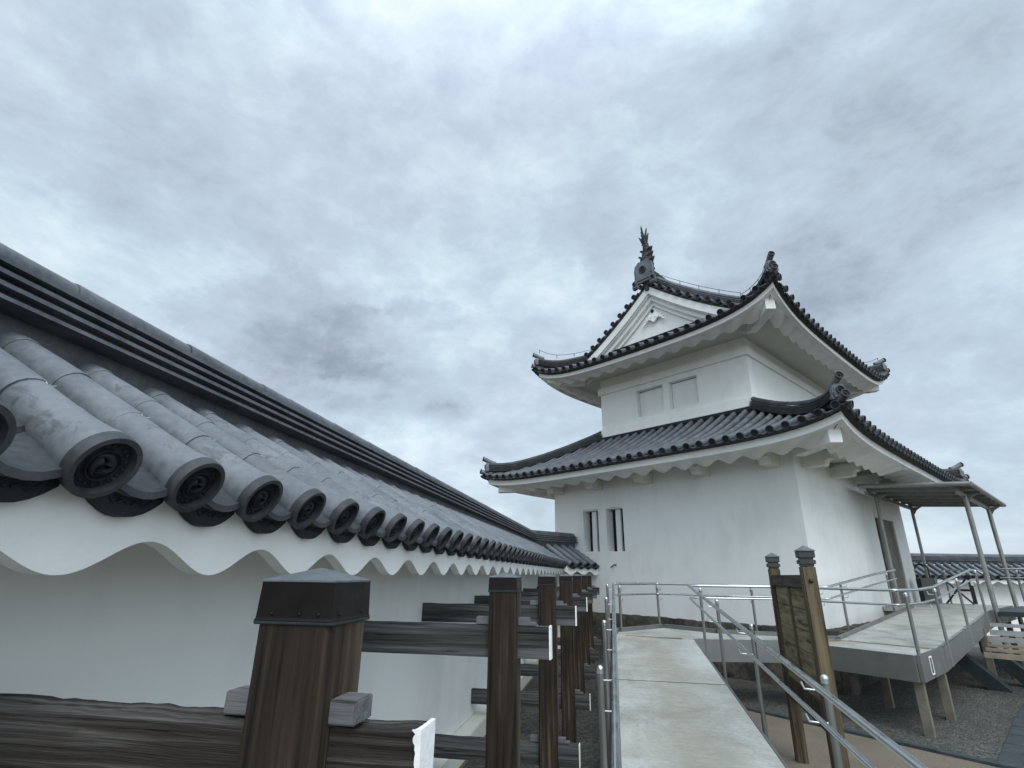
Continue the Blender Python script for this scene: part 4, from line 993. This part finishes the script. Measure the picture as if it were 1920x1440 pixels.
handrail('short steel handrail on the far platform beyond the canopy posts', [tuple(T(-2.3, 5.2, ZP + .90)), tuple(T(-3.3, 5.2, ZP + .90))], [tuple(T(-2.3, 5.2, ZP + .70)), tuple(T(-3.3, 5.2, ZP + .70))], [(*loc2(-2.6, 5.25), ZP - .1, ZP + .86, (0, 0)), (*loc2(-3.2, 5.25), ZP - .1, ZP + .86, (0, 0))], (), tuple(T(-2.8, 5.2, ZP)))
handrail('short steel handrail closing the far end of the walkway behind the umbrella stand', [tuple(T(-.7, 8.15, ZP + .90)), tuple(T(-1.5, 8.15, ZP + .90)), tuple(T(-1.75, 8.15, ZP + .72))], [tuple(T(-.7, 8.15, ZP + .66)), tuple(T(-1.75, 8.15, ZP + .66))], [(*loc2(-.75, 8.15), ZP - .1, ZP + .88, (0, 0)), (*loc2(-1.7, 8.15), ZP - .1, ZP + .7, (0, 0))], (), tuple(T(-1.2, 8.15, ZP)))

# ================================================================== CANOPY
can = thing('entrance_canopy', 'flat weathered steel canopy on four slender posts over the tower door', 'canopy', tuple(T(-1.3, 6, ZP)))
ca0, ca1, cb0, cb1 = -.28, -2.46, 3.25, 8.5
def cz(a): return 2.17 + (a - ca0) * (.17 / (ca0 - ca1)) * 1.0
m = MB(); th = .03
m.loft([[T(a, b, cz(a)), T(a, b, cz(a) + th)] for a, b in ()] or [[T(ca0, cb0, cz(ca0)), T(ca1, cb0, cz(ca1)), T(ca1, cb0, cz(ca1) + th), T(ca0, cb0, cz(ca0) + th)], [T(ca0, cb1, cz(ca0)), T(ca1, cb1, cz(ca1)), T(ca1, cb1, cz(ca1) + th), T(ca0, cb1, cz(ca0) + th)]], True, True)
build(m, 'roof_sheet', 'canopy_grey', can)
m = MB()
m.tube([T(ca0, cb0, cz(ca0) + .01), T(ca1, cb0, cz(ca1) + .01)], .05, 10); m.tube([T(ca1, cb0, cz(ca1) + .01), T(ca1, cb1, cz(ca1) + .01)], .05, 10); m.tube([T(ca0, cb1, cz(ca0) + .01), T(ca1, cb1, cz(ca1) + .01)], .05, 10)
build(m, 'edge_tube', 'canopy_grey', can, smooth=True)
for k in range(6):
    b = cb0 + .6 + k * .83; m = MB(); m.box(T(ca0 - .02, b, cz(ca0) - .075), T(ca1 + .04, b, cz(ca1) - .075) - T(ca0 - .02, b, cz(ca0) - .075), VV * .05, (0, 0, .07)); build(m, 'purlin', 'canopy_grey', can)
for a in (-.36, -2.15):
    m = MB(); m.box(T(a + .04, cb0 + .3, cz(a) - .17), VV * (cb1 - cb0 - .6), -UU * .07, (0, 0, .09)); build(m, 'beam', 'canopy_grey', can)
for a, b in ((-.36, 4.35), (-2.15, 4.45), (-.38, 7.95), (-2.15, 7.95)):
    m = MB(); zb = GZ if a < -2 else ZP; p = T(a, b, zb); q = T(a, b, cz(a) - .1)
    m.tube([p, q], .052 if a < -2 else .042, 14); 
    m.prism([q + UU * .03 + V((0, 0, -.26)), q - UU * .05 + V((0, 0, -.20)), q - UU * .12 + V((0, 0, -.09)), q - UU * .26 + V((0, 0, .0)), q + UU * .03], VV * .04)
    build(m, 'canopy_post', 'canopy_grey', can, smooth=True, angle=40)

# ================================================================== NOTICE BOARD
P1 = V((2.045, 7.78, 0)); P2_ = V((1.875, 5.95, 0)); ZT = .268
nb = thing('notice_board', 'weathered wooden notice board between two capped posts, seen almost edge on', 'notice board', (1.95, 6.7, GZ))
ax = (P2_ - P1).normalized(); sd = V((ax.y, -ax.x, 0))
def frame_box(m, c, l, w_, z0, z1, axx=ax): 
    s_ = V((axx.y, -axx.x, 0)); o = c - axx * l / 2 - s_ * w_ / 2; m.box(V((o.x, o.y, z0)), axx * l, s_ * w_, (0, 0, z1 - z0))
for P_ in (P1, P2_):
    m = MB(); frame_box(m, P_, .128, .128, GZ - .2, ZT - .16); p = build(m, 'post', 'wood_board', nb, bevel=.012)
    m = MB(); frame_box(m, P_, .115, .115, ZT - .165, ZT - .02); frame_box(m, P_, .145, .145, ZT - .145, ZT - .105); frame_box(m, P_, .148, .148, ZT - .085, ZT - .02); q = build(m, 'post_collar', 'cap_grey', nb, bevel=.004); q.parent = p
    m = MB(); e = .088; cs_ = [P_ + ax * x * e + sd * y * e + V((0, 0, ZT - .02)) for x, y in ((-1, -1), (1, -1), (1, 1), (-1, 1))]
    for a_, b_ in zip(cs_, cs_[1:] + cs_[:1]): m.poly([a_, b_, P_ + V((0, 0, ZT + .035))])
    m.poly(cs_[::-1]); q = build(m, 'post_cap', 'copper_top', nb); q.parent = p
Mid = (P1 + P2_) / 2; LL = (P2_ - P1).length - .14
m = MB(); frame_box(m, Mid, LL, .10, ZT - .37, ZT - .245); build(m, 'top_rail', 'wood_rail', nb, bevel=.006)
m = MB(); frame_box(m, Mid, LL, .10, -1.34, -1.12); build(m, 'bottom_rail', 'wood_post', nb, bevel=.006)
for k in range(5):
    z0 = ZT - .375 - (k + 1) * .20 - k * .006; m = MB(); frame_box(m, Mid, LL, .04, z0, z0 + .20); build(m, 'board', 'wood_slat', nb, bevel=.003)
m = MB(); frame_box(m, Mid, .07, .08, -1.12, ZT - .372); build(m, 'middle_stile', 'wood_board', nb, bevel=.004)
m = MB(); m.dome(P2_ + sd * .0 + ax * .07 + V((0, 0, ZT - .30)), .022, 10, 3, ax); build(m, 'bolt', 'black', nb)

STEPS = [(-0.834, -0.915), (-0.938, -1.058), (-1.051, -1.158), (-1.168, -1.225), (-1.215, -1.284), (-1.266, -1.374)]
# ================================================================== STEEL STAIR BY THE PLATFORM
st = thing('steel_stair', 'open steel stair with shiny treads beside the canopy post at right edge', 'stair', tuple(T(-2.9, 3, GZ)))
for k, (zt_, zb_) in enumerate(STEPS):
    b = 3.3 - .30 * k; m = MB(); m.box(T(-2.13, b, zb_), -UU * 1.6, VV * .05, (0, 0, (zt_ - zb_) * .82)); build(m, 'step', 'tread' if k < 3 else 'step_brown', st)
for a in (-3.05, -3.78):
    m = MB(); m.prism([T(a, 4.4, ZP - .10), T(a, 4.4, ZP - .40), T(a, 1.9, GZ), T(a, 1.72, GZ), T(a, 1.72, GZ + .40)], -UU * .03); build(m, 'stringer', 'dark_steel', st)
m = MB(); m.prism([T(-2.2, 4.3, ZP - .002), T(-3.9, 4.3, ZP - .002), T(-3.9, 8.3, ZP - .002), T(-2.2, 8.3, ZP - .002)], (0, 0, -.1)); build(m, 'platform', 'dark_steel', st)
for a, b in ((-3.8, 4.4), (-3.8, 8.2), (-2.3, 8.2)):
    q = T(a, b, 0); m = leg(q.x, q.y, ZP - .1, .12); build(m, 'leg', 'steel_leg', st)
bs = thing('sloping_brace', 'dark sloping steel channels under the raised walkway near its far leg', 'brace', tuple(T(-2, 2, GZ)))
for (a, b) in ((-1.74, 2.5), (-2.2, 3.4)):
    m = MB(); p = T(a + .35, b, -1.12); q = T(a - .55, b, GZ + .02); m.loft([[c_, c_ + VV * .06, c_ + VV * .06 - V((0, 0, .32)), c_ - V((0, 0, .32))] for c_ in (p, q)], True, True)
    m.loft([[c_, c_ + VV * .30, c_ + VV * .30 + V((0, 0, .02)), c_ + V((0, 0, .02))] for c_ in (p, q)], True, True); build(m, 'channel', 'dark_steel', bs)

# ================================================================== SMALL THINGS BY THE DOOR
us = thing('umbrella_stand', 'boxy grey steel umbrella stand by the tower door', 'umbrella stand', tuple(T(-.35, 7.55, ZP)))
m = MB()
for (a, b, la, lb) in ((-.18, 7.4, .02, .34), (-.60, 7.4, .02, .34), (-.18, 7.4, .44, .02), (-.18, 7.72, .44, .02)): m.box(T(a, b, ZP + .02), -UU * la * 1.0, VV * lb, (0, 0, .66))
build(m, 'box', 'steel_dull', us); m = MB(); m.box(T(-.20, 7.395, ZP + .03), -UU * .10, VV * .004, (0, 0, .63)); build(m, 'slot', 'black', us)
um = MB(); q = T(-.50, 7.55, ZP); hp_ = [q + V((0, 0, .05)), q + V((0, 0, .80)), q + V((0, 0, .98)), q + V((0, 0, 1.03)) + UU * .08, q + V((0, 0, 1.05)) + UU * .20, q + V((0, 0, 1.02)) + UU * .29, q + V((0, 0, .93)) + UU * .31]
um.tube(round_path(hp_, .05), .022, 10); uo = build(um, 'umbrella', 'black', loc=tuple(q), smooth=True); tag(uo, 'black umbrella with a crook handle standing in the steel stand', 'umbrella')
fs = thing('folding_stand', 'black folding stand with crossed legs against the far white wall', 'stand', tuple(T(-1.0, 7.9, ZP)))
c_ = T(-1.0, 7.75, ZP)
for sg in (1, -1):
    for dd in (0, .07): m = MB(); m.tube([c_ + UU * (.30 * sg) + VV * dd * 2 + V((0, 0, .72)), c_ - UU * (.30 * sg) + VV * dd * 2 + V((0, 0, .01))], .016, 8); build(m, 'leg', 'black', fs)
m = MB(); m.box(c_ - UU * .30 + V((0, 0, .02)), -UU * .09, VV * .05, (0, 0, .74)); build(m, 'panel', 'black', fs); m = MB(); m.box(c_ - UU * .355 - VV * .004 + V((0, 0, .50)), -UU * .05, VV * .003, (0, 0, .12)); build(m, 'tag', 'white_paint', fs)
m = MB(); m.box(c_ - UU * .02 + V((0, 0, .34)), -UU * .28, VV * .12, (0, 0, .06)); build(m, 'seat_bar', 'black', fs)
